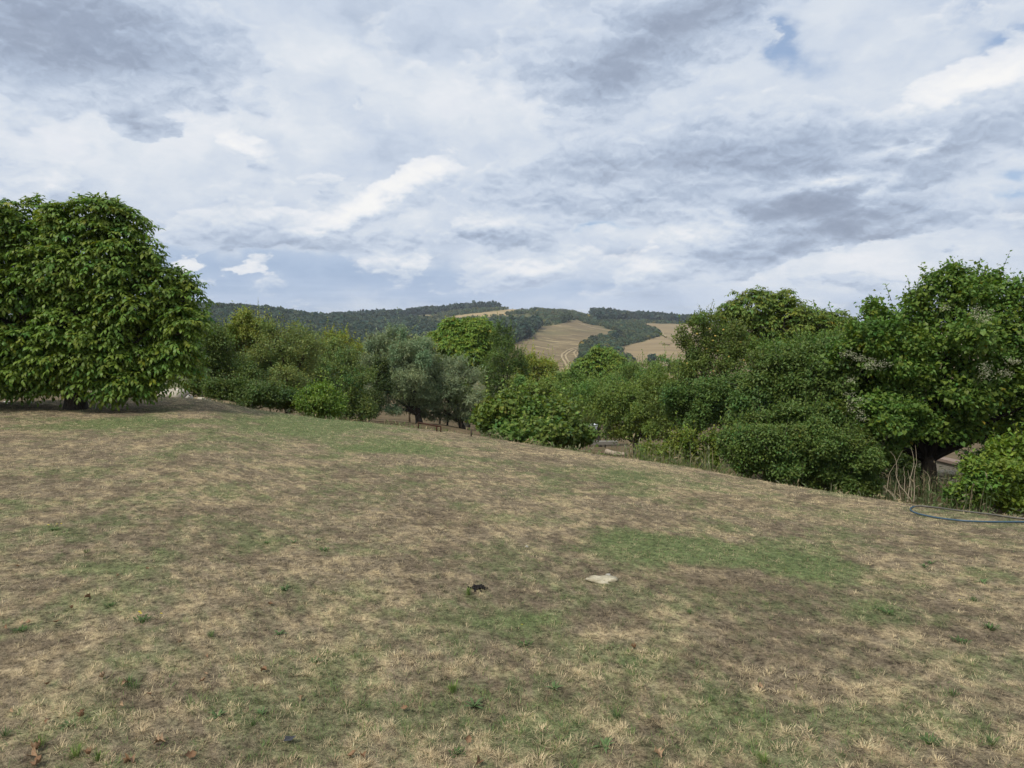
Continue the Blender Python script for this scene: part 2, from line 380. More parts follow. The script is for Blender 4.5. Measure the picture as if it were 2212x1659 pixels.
# ------------------------------------------------------------------ lawn cover: where the turf is green, straw or bare brown
GREEN = [(1570, 1195, 230, 34, 1.25), (1730, 1235, 110, 30, .9), (1430, 1175, 130, 22, .9), (850, 968, 105, 14, 1.7), (700, 913, 140, 13, 1.6), (250, 915, 140, 15, 1.3), (1150, 1345, 90, 22, 1.1), (950, 1300, 70, 24, .5), (1330, 1035, 230, 28, .5), (1890, 1320, 70, 22, .5),
         (90, 1150, 80, 14, .5), (230, 1235, 70, 12, .5), (150, 1600, 130, 40, .55), (480, 1560, 90, 30, .4), (870, 1430, 140, 40, .4), (1240, 1560, 160, 50, .45), (1620, 1520, 120, 50, .4), (2000, 1540, 160, 50, .4), (1330, 1400, 110, 25, .5), (260, 1290, 80, 14, .4), (30, 1080, 60, 10, .5), (1100, 1000, 120, 10, .4), (700, 1190, 60, 10, .4), (2150, 1430, 90, 30, .35), (960, 1200, 60, 12, .35), (2180, 1240, 60, 20, .5)]
BROWN = [(1500, 1275, 180, 32, 1.0), (1120, 1200, 170, 30, .7), (1700, 1330, 160, 36, .8), (1250, 1235, 90, 18, .5), (420, 1010, 160, 18, .5), (900, 1060, 200, 20, .5), (1900, 1440, 180, 36, .5), (500, 895, 130, 8, .5)]
TAN = [(1290, 1255, 75, 14, 1.0), (500, 1080, 220, 22, .5), (1500, 1065, 250, 14, .8), (1750, 1080, 240, 14, .8), (1100, 965, 250, 12, .6), (1950, 1110, 200, 22, .6), (450, 1330, 200, 40, .5), (1050, 1440, 120, 30, .3), (600, 1420, 100, 30, .4), (1450, 1600, 120, 40, .3)]
def patches(lst):
    out = []
    for (x, y, rx, ry, w) in lst:
        c = gd(x, y); a = gd(x, y - ry, r1=17); b = gd(x, y + ry)
        out.append((c[0], c[1], rx * K / F * math.hypot(c[0], c[1]) , max(.12, abs(a[1] - b[1]) / 2), w))
    return out
PG, PB, PT = patches(GREEN), patches(BROWN), patches(TAN)
def pmask(P, x, y, seed):
    wx = x + .7 * (fbm(x * 1.3, y * 1.3, 4, seed) - .5); wy = y + .7 * (fbm(x * 1.3 + 40, y * 1.3, 4, seed) - .5)
    m = 0 * x
    for (cx, cy, rx, ry, w) in P: m = m + w * np.exp(-((wx - cx) / rx) ** 2 - ((wy - cy) / ry) ** 2)
    return np.clip(m, 0, 1.5)
def turf(x, y):
    """green, brown, tan weights 0..1"""
    hi = .5 * fbm(x * 12, y * 12, 3, 12) + .5 * fbm(x * 24, y * 24, 2, 18)
    gn = .48 * fbm(x * 2.1, y * 2.1, 4, 11) + .52 * hi
    near = np.clip((7 - np.hypot(x, y)) / 4, 0, 1)
    pg = pmask(PG, x, y, 31)
    gr = sstep(.452 - .05 * near, .71, gn + .25 * pg) * (.68 + .30 * np.clip(pg, 0, 1))
    br = sstep(.44, .66, .45 * fbm(x * 2.0 + 50, y * 2.0, 4, 13) + .55 * fbm(x * 11, y * 11, 3, 14) + .16 * pmask(PB, x, y, 32) + .02 * near)
    tn = sstep(.45, .66, .34 * fbm(x * 2.3 + 90, y * 2.3, 4, 15) + .66 * fbm(x * 14, y * 14, 3, 16) + .10 * pmask(PT, x, y, 33))
    return gr, br, tn
C_STRAW, C_TAN, C_BROWN, C_GREEN, C_GREEN2 = map(np.array, [(.58, .468, .285), (.365, .280, .168), (.130, .100, .068), (.150, .205, .068), (.105, .165, .062)])
def turf_colour(x, y):
    gr, br, tn = turf(x, y)
    c = np.array([.225, .180, .118])[None] + 0 * x[:, None]
    c = c * (1 - .72 * tn[:, None]) + np.array([.47, .365, .212]) * .72 * tn[:, None]
    c = c * (1 - .70 * br[:, None]) + C_BROWN * .70 * br[:, None]
    c = c * (1 - .74 * gr[:, None]) + np.array([.118, .178, .060]) * .74 * gr[:, None]
    return c

def _soil(g):
    p = opos(g); n1 = g.noise(p, 17, 4, .65); n2 = g.noise(p, 42, 4, .7); n3 = g.noise(p, 130, 3, .7); n4 = g.noise(p, 7, 3, .6)
    f = g.m('ADD', g.m('ADD', g.m('MULTIPLY', n1, .36), g.m('MULTIPLY', n2, .40)), g.m('MULTIPLY', n3, .24))
    k = g.m('MULTIPLY', g.mapr(f, .40, .61, .30, 1.75, smooth=False), g.mapr(n4, .3, .7, .85, 1.15, smooth=False))
    return princ(g, g.vm('SCALE', tint(g), sc=k), .95, .08, bump(g, f, 1.0, .05))
M['soil'] = material('turf_soil', _soil)

S = np.concatenate([np.linspace(.02, .12, 4)[:-1], np.linspace(.12, .45, 70)[:-1], np.linspace(.45, .94, 90)[:-1], np.linspace(.94, 1, 14)])
V, Q = polar_mesh(AZ_ALL, lambda a: S * (edge_r((a + np.pi) % (2 * np.pi) - np.pi) + .6))
tag(mesh_obj('lawn', V, Q, M['soil'], None, turf_colour(V[:, 0], V[:, 1]), True), kind='structure')

def _orch(g):
    p = opos(g); n = g.noise(p, 1.1, 6, .65); n2 = g.noise(p, 9, 5, .7)
    c = g.mix(g.mapr(n, .38, .62), (.105, .070, .045), (.19, .135, .082)); c = g.mix(g.mapr(n2, .48, .66), c, (.10, .115, .05))  # soil browns darkened to stand in for the shade under the trees
    return princ(g, c, .95, .05, bump(g, n2, .6, .08))
M['orchard'] = material('orchard_soil', _orch)
SO = np.concatenate([np.linspace(0, 1, 30)[:-1] ** 1.7])
V, Q = polar_mesh(AZ_ALL, lambda a: (lambda re: np.concatenate([re + (25 - re) * SO, np.geomspace(25, 150, 40)]))(edge_r((a + np.pi) % (2 * np.pi) - np.pi) + .6))
tag(mesh_obj('orchard_ground', V, Q, M['orchard'], None, None, True), kind='structure')

# far terrain, cut into fields, woods floor and open scrub by land use
FA = np.array([(441, 319), (456, 315.5), (478, 313), (500, 310.5), (524, 307), (548, 306), (540, 309.5), (524, 311), (511, 313.5), (497, 317.5), (478, 319.5), (455, 319.5)])
FB = np.array([(577, 320), (558, 324), (541, 327), (536, 334), (524, 340), (512, 344), (500, 352), (500, 380), (560, 390), (590, 384), (575, 370), (581, 357), (580, 348), (592, 341), (606, 336), (621, 332.5), (606, 328), (590, 324)])
FC = np.array([(626, 322.2), (640, 324), (654, 330), (661, 336), (648, 340), (632, 344), (620, 347), (624, 355), (634, 366), (642, 390), (1100, 400), (1100, 326), (690, 324), (660, 324)])
FD = np.array([(388, 315.5), (405, 312.8), (425, 312), (441, 313), (438, 317), (420, 316.5), (400, 317)])
def inpoly(poly, u, v):
    r = np.zeros(u.shape, bool); n = len(poly)
    for i in range(n):
        x1, y1 = poly[i]; x2, y2 = poly[(i + 1) % n]
        c = ((y1 > v) != (y2 > v)) & (u < (x2 - x1) * (v - y1) / (y2 - y1 + 1e-9) + x1); r ^= c
    return r
def cover(x, y, z=None):
    """0 scrub, 1 wood, 2 field A, 3 field B, 4 field C, 5 clearing"""
    z = H(x, y) if z is None else z
    u, v = project(x, y, z); r = np.hypot(x, y)
    un = u + 5 * (fbm(x / 30, y / 30, 3, 41) - .5); vn = v + 1.6 * (fbm(x / 30 + 70, y / 30, 3, 42) - .5)
    c = np.zeros(u.shape, int)
    wood = ((un < 400) | ((un < 428) & (vn > 326)) | ((un < 470) & (vn > 333)) | ((un < 520) & (vn > 334)) | ((un < 536) & (vn > 335) & (vn < 346)) | ((un > 490) & (un < 540) & (vn > 327.5) & (vn < 332))
            | ((un < 499) & (r > 1120)) | ((un > 592) & (r > 1050)) | ((un > 596) & (un < 630) & (v < 322)) | ((un > 562) & (un < 573) & (vn > 321) & (vn < 325)))
    c[wood] = 1
    c[inpoly(FA, u, v) & (r > 820) & (r < 1350)] = 2
    c[inpoly(FB, un, vn) & (r > 300) & (r < 900)] = 3
    c[inpoly(FC, un, vn) & (r > 300) & (r < 1080)] = 4
    c[inpoly(FD, un, vn) & (r > 850) & (r < 1100)] = 5
    return c
def _field(g, a, b, cgr, pale):
    p = opos(g); st = g.vm('MULTIPLY', p, (.35, 1.0, 0)); n = g.noise(st, .045, 6, .65, .6); n2 = g.noise(g.vm('MULTIPLY', p, (.25, 1, 0)), .16, 6, .7, 1.0); n3 = g.noise(p, .012, 4, .5)
    c = g.mix(g.mapr(n, .36, .64), a, b); c = g.mix(g.m('MULTIPLY', g.mapr(n2, .53, .66), pale), c, (.42, .335, .18)); c = g.mix(g.m('MULTIPLY', g.mapr(n3, .50, .70), .55), c, cgr)
    return princ(g, c, .95, .05)
M['fieldA'] = material('stubble_gold', lambda g: _field(g, (.29, .215, .11), (.37, .275, .14), (.23, .19, .085), .5))
M['fieldB'] = material('stubble_patchy', lambda g: _field(g, (.140, .107, .060), (.20, .152, .083), (.125, .122, .056), .95))
M['fieldC'] = material('stubble_plain', lambda g: _field(g, (.215, .160, .090), (.275, .208, .115), (.185, .155, .085), .35))
def _scrubg(g):
    p = opos(g); n = g.noise(p, .05, 6, .65); n2 = g.noise(p, .3, 5, .7)
    c = g.mix(g.mapr(n, .4, .62), (.075, .085, .035), (.15, .135, .06)); c = g.mix(g.mapr(n2, .5, .7), c, (.05, .065, .025))
    return princ(g, c, .95, .05)
M['scrubg'] = material('scrub_ground', _scrubg)
AZH = np.radians(np.arange(-40, 40.01, .16)); AZF = np.concatenate([AZH, np.radians(np.arange(45, 316, 5.0))])
RF = np.concatenate([np.geomspace(150, 330, 20)[:-1], np.linspace(330, 1350, 125)[:-1], np.geomspace(1350, 6000, 12)])
V, Q = polar_mesh(AZF, lambda a: RF)
cx = V[Q].mean(1); cv = cover(cx[:, 0], cx[:, 1], cx[:, 2]); cv[(np.abs(np.arctan2(cx[:, 0], cx[:, 1])) > .72)] = 0
for k, nm, mt in ((0, 'hill_terrain', 'scrubg'), (2, 'golden_stubble_field', 'fieldA'), (3, 'patchy_stubble_field', 'fieldB'), (4, 'plain_stubble_field', 'fieldC'), (5, 'ridge_clearing_field', 'fieldA')):
    qs = Q[(cv == k) | ((cv == 1) if k == 0 else False)]
    if not len(qs): continue
    ids, inv = np.unique(qs, return_inverse=True)
    tag(mesh_obj(nm, V[ids], inv.reshape(-1, 4), M[mt], None, None, True), kind='structure')

# dirt tracks: a pair of pale ruts following the ground
def native(x, y): return x * .256, y * .256
def z3(x, y): return ((x / 2.011 + 1600) * .256, (y / 2.011 + 1100) * .256)
TR = [[(1258, 728), (1258, 680), (1238, 640), (1212, 600), (1210, 575), (1250, 545), (1300, 528), (1345, 516)],
      [(1335, 612), (1316, 585), (1305, 562), (1322, 545)],
      [(1305, 322), (1340, 335), (1400, 352), (1480, 372), (1560, 388), (1660, 402)],
      [(2000, 432), (1975, 420), (1985, 405), (1960, 385), (1900, 358), (1840, 340), (1745, 326)],
      [(2115, 470), (2060, 448), (2010, 434), (1978, 412)],
      [(1230, 318), (1255, 310), (1222, 302)]]
M['track'] = material('dirt_track', lambda g: princ(g, g.mix(g.mapr(g.noise(opos(g), .25, 4, .6), .35, .65), (.30, .235, .14), (.40, .32, .195)), .95, .05))
for path in TR:
    P = np.array([ground_at(*z3(*p), r0=300) for p in path]); t = np.linspace(0, len(P) - 1, 60)
    P = np.stack([np.interp(t, np.arange(len(P)), P[:, i]) for i in range(2)], -1)
    for _ in range(3): P[1:-1] = (P[:-2] + 2 * P[1:-1] + P[2:]) / 4
    d = norm(np.gradient(P, axis=0)); nn = np.stack([-d[:, 1], d[:, 0]], -1); G = Geo()
    for o in (-1.3, 1.3):
        wob = .25 * np.sin(np.arange(60) * .9 + o)
        L, Rr = P + nn * (o - .6 + wob * .4)[:, None], P + nn * (o + .6 + wob * .4)[:, None]
        v = np.empty((120, 3)); v[0::2, :2] = L; v[1::2, :2] = Rr; v[:, 2] = H(v[:, 0], v[:, 1]) + .35
        i = np.arange(59) * 2; G.add(v, np.stack([i, i + 1, i + 3, i + 2], -1))
    tag(G.build('dirt_track', M['track']), kind='structure')

# ------------------------------------------------------------------ foliage
TEMPL = {
    'ovate': (np.array([(0, 0, 0), (-.30, .42, .07), (0, 1, -.10), (.30, .42, .07)]), np.array([(0, 2, 1), (0, 3, 2)])),
    'lance': (np.array([(0, 0, 0), (-.13, .45, .03), (0, 1, -.10), (.13, .45, .03)]), np.array([(0, 2, 1), (0, 3, 2)])),
    'leaflet': (np.array([(0, 0, 0), (-.19, .32, .05), (.19, .32, .05), (-.20, .66, .0), (.20, .66, .0), (0, 1, -.22)]), np.array([(0, 2, 1), (1, 2, 4), (1, 4, 3), (3, 4, 5)])),
    'broad': (np.array([(0, .12, .0), (-.34, -.06, .05), (-.50, .38, .06), (0, 1, -.16), (.50, .38, .06), (.34, -.06, .05)]), np.array([(0, 2, 1), (0, 3, 2), (0, 4, 3), (0, 5, 4)])),
}
def leaf_geo(kind, pos, axis, upref, size, col):
    T, F_ = TEMPL[kind]; n = len(pos); k = len(T)
    side = norm(np.cross(axis, upref)); nor = np.cross(side, axis); s = np.asarray(size)[:, None, None]
    v = pos[:, None] + s * (T[None, :, 0, None] * side[:, None] + T[None, :, 1, None] * axis[:, None] + T[None, :, 2, None] * nor[:, None])
    f = F_[None] + (np.arange(n) * k)[:, None, None]
    return v.reshape(-1, 3), f.reshape(-1, 3), np.repeat(col, k, 0)
def rdir(rng, n): return norm(rng.normal(size=(n, 3)))
def sample_tips(rng, lobes, n, inner=.3, bumps=26, lump=.34):
    c = np.array([l[0] for l in lobes]); r = np.array([l[1] for l in lobes])
    w = (r[:, 0] * r[:, 2] + r[:, 1] * r[:, 2]); w /= w.sum()
    out_p, out_d, out_l, tot = [], [], [], 0
    bd = [rdir(rng, bumps) for _ in lobes]; ba = [rng.uniform(.15, 1.1, bumps) for _ in lobes]; bw = [rng.uniform(.015, .10, bumps) for _ in lobes]
    while tot < n:
        m = int((n - tot) * 1.8) + 50; li = rng.choice(len(lobes), m, p=w); d = rdir(rng, m)
        fac = np.empty(m)
        for j in range(len(lobes)):
            s = li == j
            if s.any():
                dot = np.clip(d[s] @ bd[j].T, -1, 1); fac[s] = 1 - lump + 1.15 * lump * (np.exp(-((1 - dot) / bw[j])) * ba[j]).max(1)
        rad = np.where(rng.random(m) < inner, rng.uniform(.35, .9, m), 1 - np.abs(rng.normal(0, .07, m))) * fac * np.where(rng.random(m) < .10, rng.uniform(1.0, 1.28, m), 1)
        p = c[li] + d * r[li] * rad[:, None]
        q = np.linalg.norm((p[:, None] - c[None]) / r[None], axis=2); q[np.arange(m), li] = 9
        keep = (q.min(1) > .74) | (rng.random(m) < .14)
        out_p.append(p[keep]); out_d.append(d[keep]); out_l.append(li[keep]); tot += keep.sum()
    SIDE['lobe'] = np.concatenate(out_l)[:n]
    return np.vstack(out_p)[:n], np.vstack(out_d)[:n]
SIDE = {}
def gain(c): return np.array(c) * np.array((2.55, 2.42, 1.5))
def tints(rng, base, n, var=.28, yellow=0.0, hue=.12):
    b = np.array(base)[None] * (1 + rng.uniform(-var, var, n))[:, None]
    h = rng.normal(0, hue, n); b[:, 0] *= 1 + h; b[:, 2] *= 1 - h * .8
    if yellow:
        y = rng.random(n) < yellow; b[y] = np.array([.38, .29, .04]) * rng.uniform(.6, 1.1, y.sum())[:, None]
    return np.clip(b, .004, .9)
def crown_geo(rng, G, lobes, leaf, size, n, base, k=7, L=.30, yellow=0.0, droop=.25, inner=.3, var=.28, hue=.12, lump=.36, zmin=None):
    nt = max(8, n // k); p, d = sample_tips(rng, lobes, nt, inner, lump=lump); lt = tints(rng, (1, 1, 1), len(lobes), .24, 0, .13)[SIDE['lobe']]
    if zmin is not None:
        ok = p[:, 2] > zmin(p); p, d, lt = p[ok], d[ok], lt[ok]; nt = len(p)
    tw = norm(d * .7 + rdir(rng, nt) * .55 + np.array([0, 0, .25])); L_ = L * rng.uniform(.6, 1.3, nt)
    t = (np.arange(k)[None] + rng.random((nt, k))) / k
    pos = p[:, None] + tw[:, None] * ((t - .75) * L_[:, None])[..., None] + rng.normal(0, L * .10, (nt, k, 3))
    ax = norm(tw[:, None] * .55 + rng.normal(0, .55, (nt, k, 3)) + np.array([0, 0, -droop]))
    up = norm(np.array([0, 0, 1.0]) + d[:, None] * .45 + rng.normal(0, .38, (nt, k, 3)))
    c = (lt * tints(rng, gain(base), nt, .16, 0, hue * .7))[:, None] * np.ones((1, k, 1)); c = c.reshape(-1, 3)
    c2 = tints(rng, (1, 1, 1), nt * k, var, 0, hue); c = c * c2
    if yellow:
        y = rng.random(len(c)) < yellow; c[y] = np.array([.36, .28, .04]) * rng.uniform(.6, 1.1, (y.sum(), 1))
    sz = size * rng.uniform(.65, 1.25, nt * k)
    v, f, cc = leaf_geo(leaf, pos.reshape(-1, 3), ax.reshape(-1, 3), up.reshape(-1, 3), sz, c)
    G.add(v, None, f, cc)
    return p, tw, L_
def bez(a, b, c, n=7):
    t = np.linspace(0, 1, n)[:, None]; return (1 - t) ** 2 * a + 2 * t * (1 - t) * b + t ** 2 * c
BARK = (1, 1, 1)
def limbs(rng, G, base, lobes, trunk_r, targets, fork=.35, sides=7, bend=.12, c_=BARK):
    c = np.array([l[0] for l in lobes]); ctr = c.mean(0); base = np.asarray(base, float)
    top = base + (ctr - base) * fork; top[:2] = base[:2] + (ctr[:2] - base[:2]) * fork * .6
    mid = (base + top) / 2 + rng.normal(0, bend * np.linalg.norm(top - base), 3) * np.array([1, 1, 0])
    tr = bez(base - np.array([0, 0, .15]), mid, top, 8)
    G.tube(tr, np.linspace(trunk_r * 1.25, trunk_r * .8, 8) * np.array([1.25, 1.05, 1, 1, 1, 1, 1, 1]), sides, c_)
    ends = []
    for l in lobes:
        e = l[0] + rng.normal(0, .12, 3) * l[1]; h = np.linalg.norm(e - top)
        P = bez(top - (top - base) * .06, (top + e) / 2 + np.array([0, 0, .12 * h]) + rng.normal(0, .08 * h, 3), e, 9)
        G.tube(P, np.linspace(trunk_r * .55, trunk_r * .16, 9), 5, c_); ends.append(P)
    allp = np.vstack([e[3:] for e in ends])
    for q in targets:
        dd = np.linalg.norm(allp - q, axis=1); s = allp[dd.argmin()]; h = dd.min()
        P = bez(s, (s + q) / 2 + rng.normal(0, .10 * h, 3) + np.array([0, 0, .08 * h]), q, 5)
        G.tube(P, np.linspace(trunk_r * .14, .004, 5), 4, c_, cap=False)
def lobe3(rng, lst, D, spread=.55):
    out = []
    for i, (x, y, rx, ry) in enumerate(lst):
        c = pd(x, y, D); s = K / F * D; off = rng.uniform(-spread, spread) * rx * s
        c = pd(x, y, D + off); r = 1.36 * np.array([rx * s, max(rx * s * .85, ry * s * .6), ry * s]); out.append((c, r))
    return out
def split(rng, lobes, kids=7, core=.74):
    out = []
    for c, r in lobes:
        out.append((c, r * core)); d = rdir(rng, kids); d[:, 2] = np.where(d[:, 2] < -.5, -d[:, 2], d[:, 2])
        for i in range(kids): out.append((c + d[i] * r * rng.uniform(.50, .82), r * rng.uniform(.26, .50, 3) * np.array([1.1, 1.1, 1.0])))
    return out
def make_tree(name, label, cat, D, lst, leaf, size, base_col, n=16000, seed=1, trunk_r=.09, base_x=None, k=7, L=.32, yellow=0.0, droop=.25, group=None, mat='leaf', ntwig=60, fork=.35, inner=.3, spread=.55, hue=.12, lump=.36, bark=BARK, base_pt=None, sprigs=(), var=.28, extra=None, shoots=None):
    rng = np.random.default_rng(seed); par = lobe3(rng, lst, D, spread); lobes = split(rng, par)
    if base_pt is not None: b = np.asarray(base_pt, float)
    else:
        bx = pd(base_x, 800, D)[0] if base_x is not None else np.mean([l[0][0] for l in lobes]); b = np.array([bx, D, h1(bx, D)])
    root = empty(name, b, label, cat, group)
    gm = lambda p: H(p[:, 0], p[:, 1]) + .04
    G = Geo(); p, tw, L_ = crown_geo(rng, G, lobes, leaf, size, n, base_col, k, L, yellow, droop, inner, var, hue, lump, gm)
    for (x, y, x2, y2) in sprigs:      # long shoots that stand clear of the crown
        a, e = pd(x, y, D), pd(x2, y2, D); m = 14; t = np.linspace(0, 1, m)[:, None]; q = a + (e - a) * t + rng.normal(0, .01, (m, 3))
        ax = norm((e - a)[None] * .6 / np.linalg.norm(e - a) + rng.normal(0, .6, (m, 3))); up = norm(np.array([0, 0, 1.0]) + rng.normal(0, .4, (m, 3)))
        v, f, cc = leaf_geo(leaf, q, ax, up, size * rng.uniform(.8, 1.2, m), tints(rng, gain(base_col), m)); G.add(v, None, f, cc)
    if shoots is None: shoots = 48
    hi = np.nonzero(((p - np.mean([l[0] for l in lobes], 0))[:, 2] > -.2))[0]; shp = []
    if len(hi) and shoots:
        q0 = p[rng.choice(hi, shoots)]; sd = norm((q0 - np.mean([l[0] for l in lobes], 0)) * .35 + rng.normal(0, .35, (shoots, 3)) + np.array([0, 0, 1.0])); sl = rng.uniform(.018, .055, shoots) * D ** .75 * 1.25
        m = 11; tt_ = np.linspace(.0, 1, m); q = q0[:, None] + sd[:, None] * (sl[:, None] * tt_)[..., None] + rng.normal(0, .012, (shoots, m, 3))
        ax = norm(sd[:, None] * .6 + rng.normal(0, .6, (shoots, m, 3))); up = norm(np.array([0, 0, 1.0]) + rng.normal(0, .4, (shoots, m, 3)))
        v, f, cc = leaf_geo(leaf, q.reshape(-1, 3), ax.reshape(-1, 3), up.reshape(-1, 3), size * rng.uniform(.7, 1.1, shoots * m), tints(rng, gain(base_col), shoots * m)); G.add(v, None, f, cc)
        shp = [(q0[i], q0[i] + sd[i] * sl[i]) for i in range(shoots)]
    if extra: extra(rng, G, lobes)
    cr = G.build('crown', M[mat], root, origin=b)
    W = Geo(); idx = rng.choice(len(p), min(ntwig, len(p)), replace=False)
    limbs(rng, W, b, par, trunk_r, p[idx] - tw[idx] * .1, fork, c_=bark)
    for (x, y, x2, y2) in sprigs: W.tube(np.linspace(pd(x, y, D), pd(x2, y2, D), 4), np.linspace(.007, .003, 4), 3)
    for (a, e) in shp: W.tube([a - (e - a) * .3, a, e], [.006, .005, .003], 3, cap=False)
    W.build('trunk', M['bark'], root, True, b)
    return root, par, rng
f2 = lambda x, y, rx, ry: ((x / 2.212 + 700) / 1.808, (y / 2.212 + 1100) / 1.808, rx * .25, ry * .25)
f3 = lambda x, y, rx, ry: ((x / 2.011 + 1600) / 1.808, (y / 2.011 + 1100) / 1.808, rx * .275, ry * .275)
f4 = lambda x, y, rx, ry: ((x / 1.443 + 2500) / 1.808, (y / 1.443 + 950) / 1.808, rx * .3833, ry * .3833)
def LL(f, *t): return [f(*a) for a in t]

# --- the big walnut on the lawn: pinnate leaves in drooping umbrellas
def walnut_crown(rng, G, lobes, n_sprays, base, rach=.30, leaflet=.125, per=5, inner=.3, yellow=0.0, lump=.24, zmin=None, var=.25):
    p, d = sample_tips(rng, lobes, n_sprays, inner, 22, lump)
    if zmin is not None: ok = p[:, 2] > zmin(p); p, d = p[ok], d[ok]
    n = len(p)
    th = rng.uniform(0, 2 * np.pi, (n, 1)) + np.arange(per)[None] * 2.4
    hor = np.stack([np.cos(th), np.sin(th), 0 * th], -1)
    rd = norm(hor * .8 + d[:, None] * .55 + np.stack([0 * th, 0 * th, rng.uniform(-.35, .9, th.shape)], -1))     # rachis direction
    rl = rach * rng.uniform(.7, 1.2, (n, per))
    pos, ax, sz = [], [], []
    side = norm(np.cross(rd, np.array([0, 0, 1.0]) + rng.normal(0, .15, rd.shape)))
    for (t, sgn) in ((.35, -1), (.38, 1), (.62, -1), (.65, 1), (.86, -1), (.88, 1), (1, 0)):
        q = p[:, None] + rd * (rl * t)[..., None]; q = q + np.array([0, 0, -1.0]) * (rl * t * t * .45)[..., None]
        a = side * sgn * .8 + rd * (.45 if sgn else 1.0) + np.array([0, 0, -.42 - .25 * t]) + rng.normal(0, .25, rd.shape)
        pos.append(q); ax.append(norm(a)); sz.append(leaflet * (.72 + .5 * t) * rng.uniform(.8, 1.15, (n, per)))
    pos = np.stack(pos, 2).reshape(-1, 3); ax = np.stack(ax, 2).reshape(-1, 3); sz = np.stack(sz, 2).ravel()
    up = norm(np.array([0, 0, 1.0]) + rng.normal(0, .25, pos.shape) + np.repeat(d, per * 7, 0) * .25)
    c = np.repeat(tints(rng, gain(base), n * per, .22, yellow, .14), 7, 0) * tints(rng, (1, 1, 1), len(pos), .14, 0, .05)
    v, f, cc = leaf_geo('leaflet', pos, ax, up, sz, c); G.add(v, None, f, cc)
    return p
def make_walnut(name, label, D, lst, n_sprays, base_col, seed, base_pt=None, base_x=None, rach=.3, leaflet=.125, trunk_r=.14, yellow=0.0, inner=.3, fork=.3, ntwig=90, spread=.5, per=5, lump=.24, var=.25, rs=1.0):
    rng = np.random.default_rng(seed); par = [(c, r * rs) for c, r in lobe3(rng, lst, D, spread)]; lobes = split(rng, par, 6, .80)
    if base_pt is None: bx = pd(base_x, 800, D)[0] if base_x is not None else np.mean([l[0][0] for l in lobes]); base_pt = np.array([bx, D, h1(bx, D)])
    b = np.asarray(base_pt, float); root = empty(name, b, label, 'tree')
    G = Geo(); p = walnut_crown(rng, G, lobes, n_sprays, base_col, rach, leaflet, per, inner, yellow, lump, lambda q: H(q[:, 0], q[:, 1]) + .30)
    G.build('crown', M['leaf'], root, origin=b)
    W = Geo(); idx = rng.choice(len(p), min(ntwig, len(p)), replace=False); limbs(rng, W, b, par, trunk_r, p[idx], fork)
    W.build('trunk', M['bark'], root, True, b)
    return root
wb = gd(160, 884)
make_walnut('walnut_tree', 'large dark green walnut tree standing on the dry lawn, branches down to the ground', wb[1],
            [(200, 478, 52, 52), (150, 500, 55, 50), (75, 480, 45, 45), (105, 520, 60, 60), (10, 480, 50, 45), (40, 540, 65, 60), (-60, 500, 80, 70), (-140, 580, 110, 110), (255, 510, 45, 45), (225, 560, 75, 65), (290, 570, 55, 55), (325, 610, 50, 55), (150, 600, 90, 75), (345, 665, 55, 60), (398, 640, 34, 36), (420, 675, 22, 30), (270, 650, 85, 75), (180, 680, 110, 85), (60, 640, 100, 85), (-60, 660, 120, 100), (385, 725, 45, 48), (320, 735, 80, 70), (225, 760, 100, 75), (110, 770, 100, 70), (0, 770, 110, 80), (-110, 760, 110, 90), (375, 785, 45, 45), (310, 808, 60, 45), (235, 826, 60, 34), (40, 828, 80, 36), (-60, 820, 100, 50), (295, 850, 40, 20), (95, 846, 45, 20), (298, 482, 13, 22), (262, 468, 22, 20)],
            3700, (.063, .100, .025), 3, base_pt=wb, trunk_r=.17, rach=.22, leaflet=.086, fork=.38, ntwig=260, inner=.42, lump=.36, rs=.90)

# --- thicket and orchard on the left
make_tree('dark_hedge_tree', 'dense dark green tree directly beside the big walnut', 'tree', 19.5, LL(f2, (330, 600, 170, 200), (250, 830, 180, 190), (430, 880, 200, 170), (150, 900, 120, 130), (560, 860, 140, 140)), 'ovate', .065, (.062, .092, .036), 24000, 11)
make_tree('mirabelle_tree', 'fruit tree with a pale yellow-green pointed top, behind the dark hedge', 'tree', 22, LL(f2, (590, 400, 110, 130), (560, 560, 170, 150), (700, 440, 100, 90), (450, 480, 90, 90)), 'ovate', .07, (.125, .150, .050), 14000, 12, sprigs=[(525, 690, 512, 672), (565, 700, 570, 684)])
make_tree('old_plum_tree', 'twiggy grey-green plum tree with bare branch tips in the left orchard', 'tree', 20.5, LL(f2, (880, 510, 200, 130), (1010, 660, 230, 190), (800, 740, 220, 180), (1100, 560, 110, 90), (980, 850, 200, 130)), 'ovate', .06, (.100, .128, .058), 21000, 13, ntwig=150, lump=.34, bark=(1.4, 1.3, 1.2))
make_tree('bramble_thicket', 'low dark bramble thicket along the top of the lawn edge', 'shrub', 17.4, LL(f2, (620, 1000, 190, 100), (820, 990, 190, 120), (960, 1030, 140, 90), (450, 980, 150, 100), (300, 950, 120, 90)), 'ovate', .06, (.052, .080, .030), 20000, 14, trunk_r=.03)
make_tree('elder_bush', 'small bright green rounded bush at the lawn edge', 'shrub', 15.9, LL(f2, (1220, 985, 120, 110), (1320, 1070, 130, 90), (1120, 1060, 100, 90), (1230, 1080, 150, 90)), 'ovate', .06, (.080, .130, .034), 15000, 15, trunk_r=.025)
make_tree('orchard_plum_tree', 'grey-green fruit tree between the twiggy plum and the olive-grey tree', 'tree', 28, LL(f2, (1330, 690, 170, 150), (1480, 760, 150, 170), (1240, 800, 170, 150), (1420, 880, 160, 120)), 'ovate', .08, (.090, .122, .052), 15000, 16)
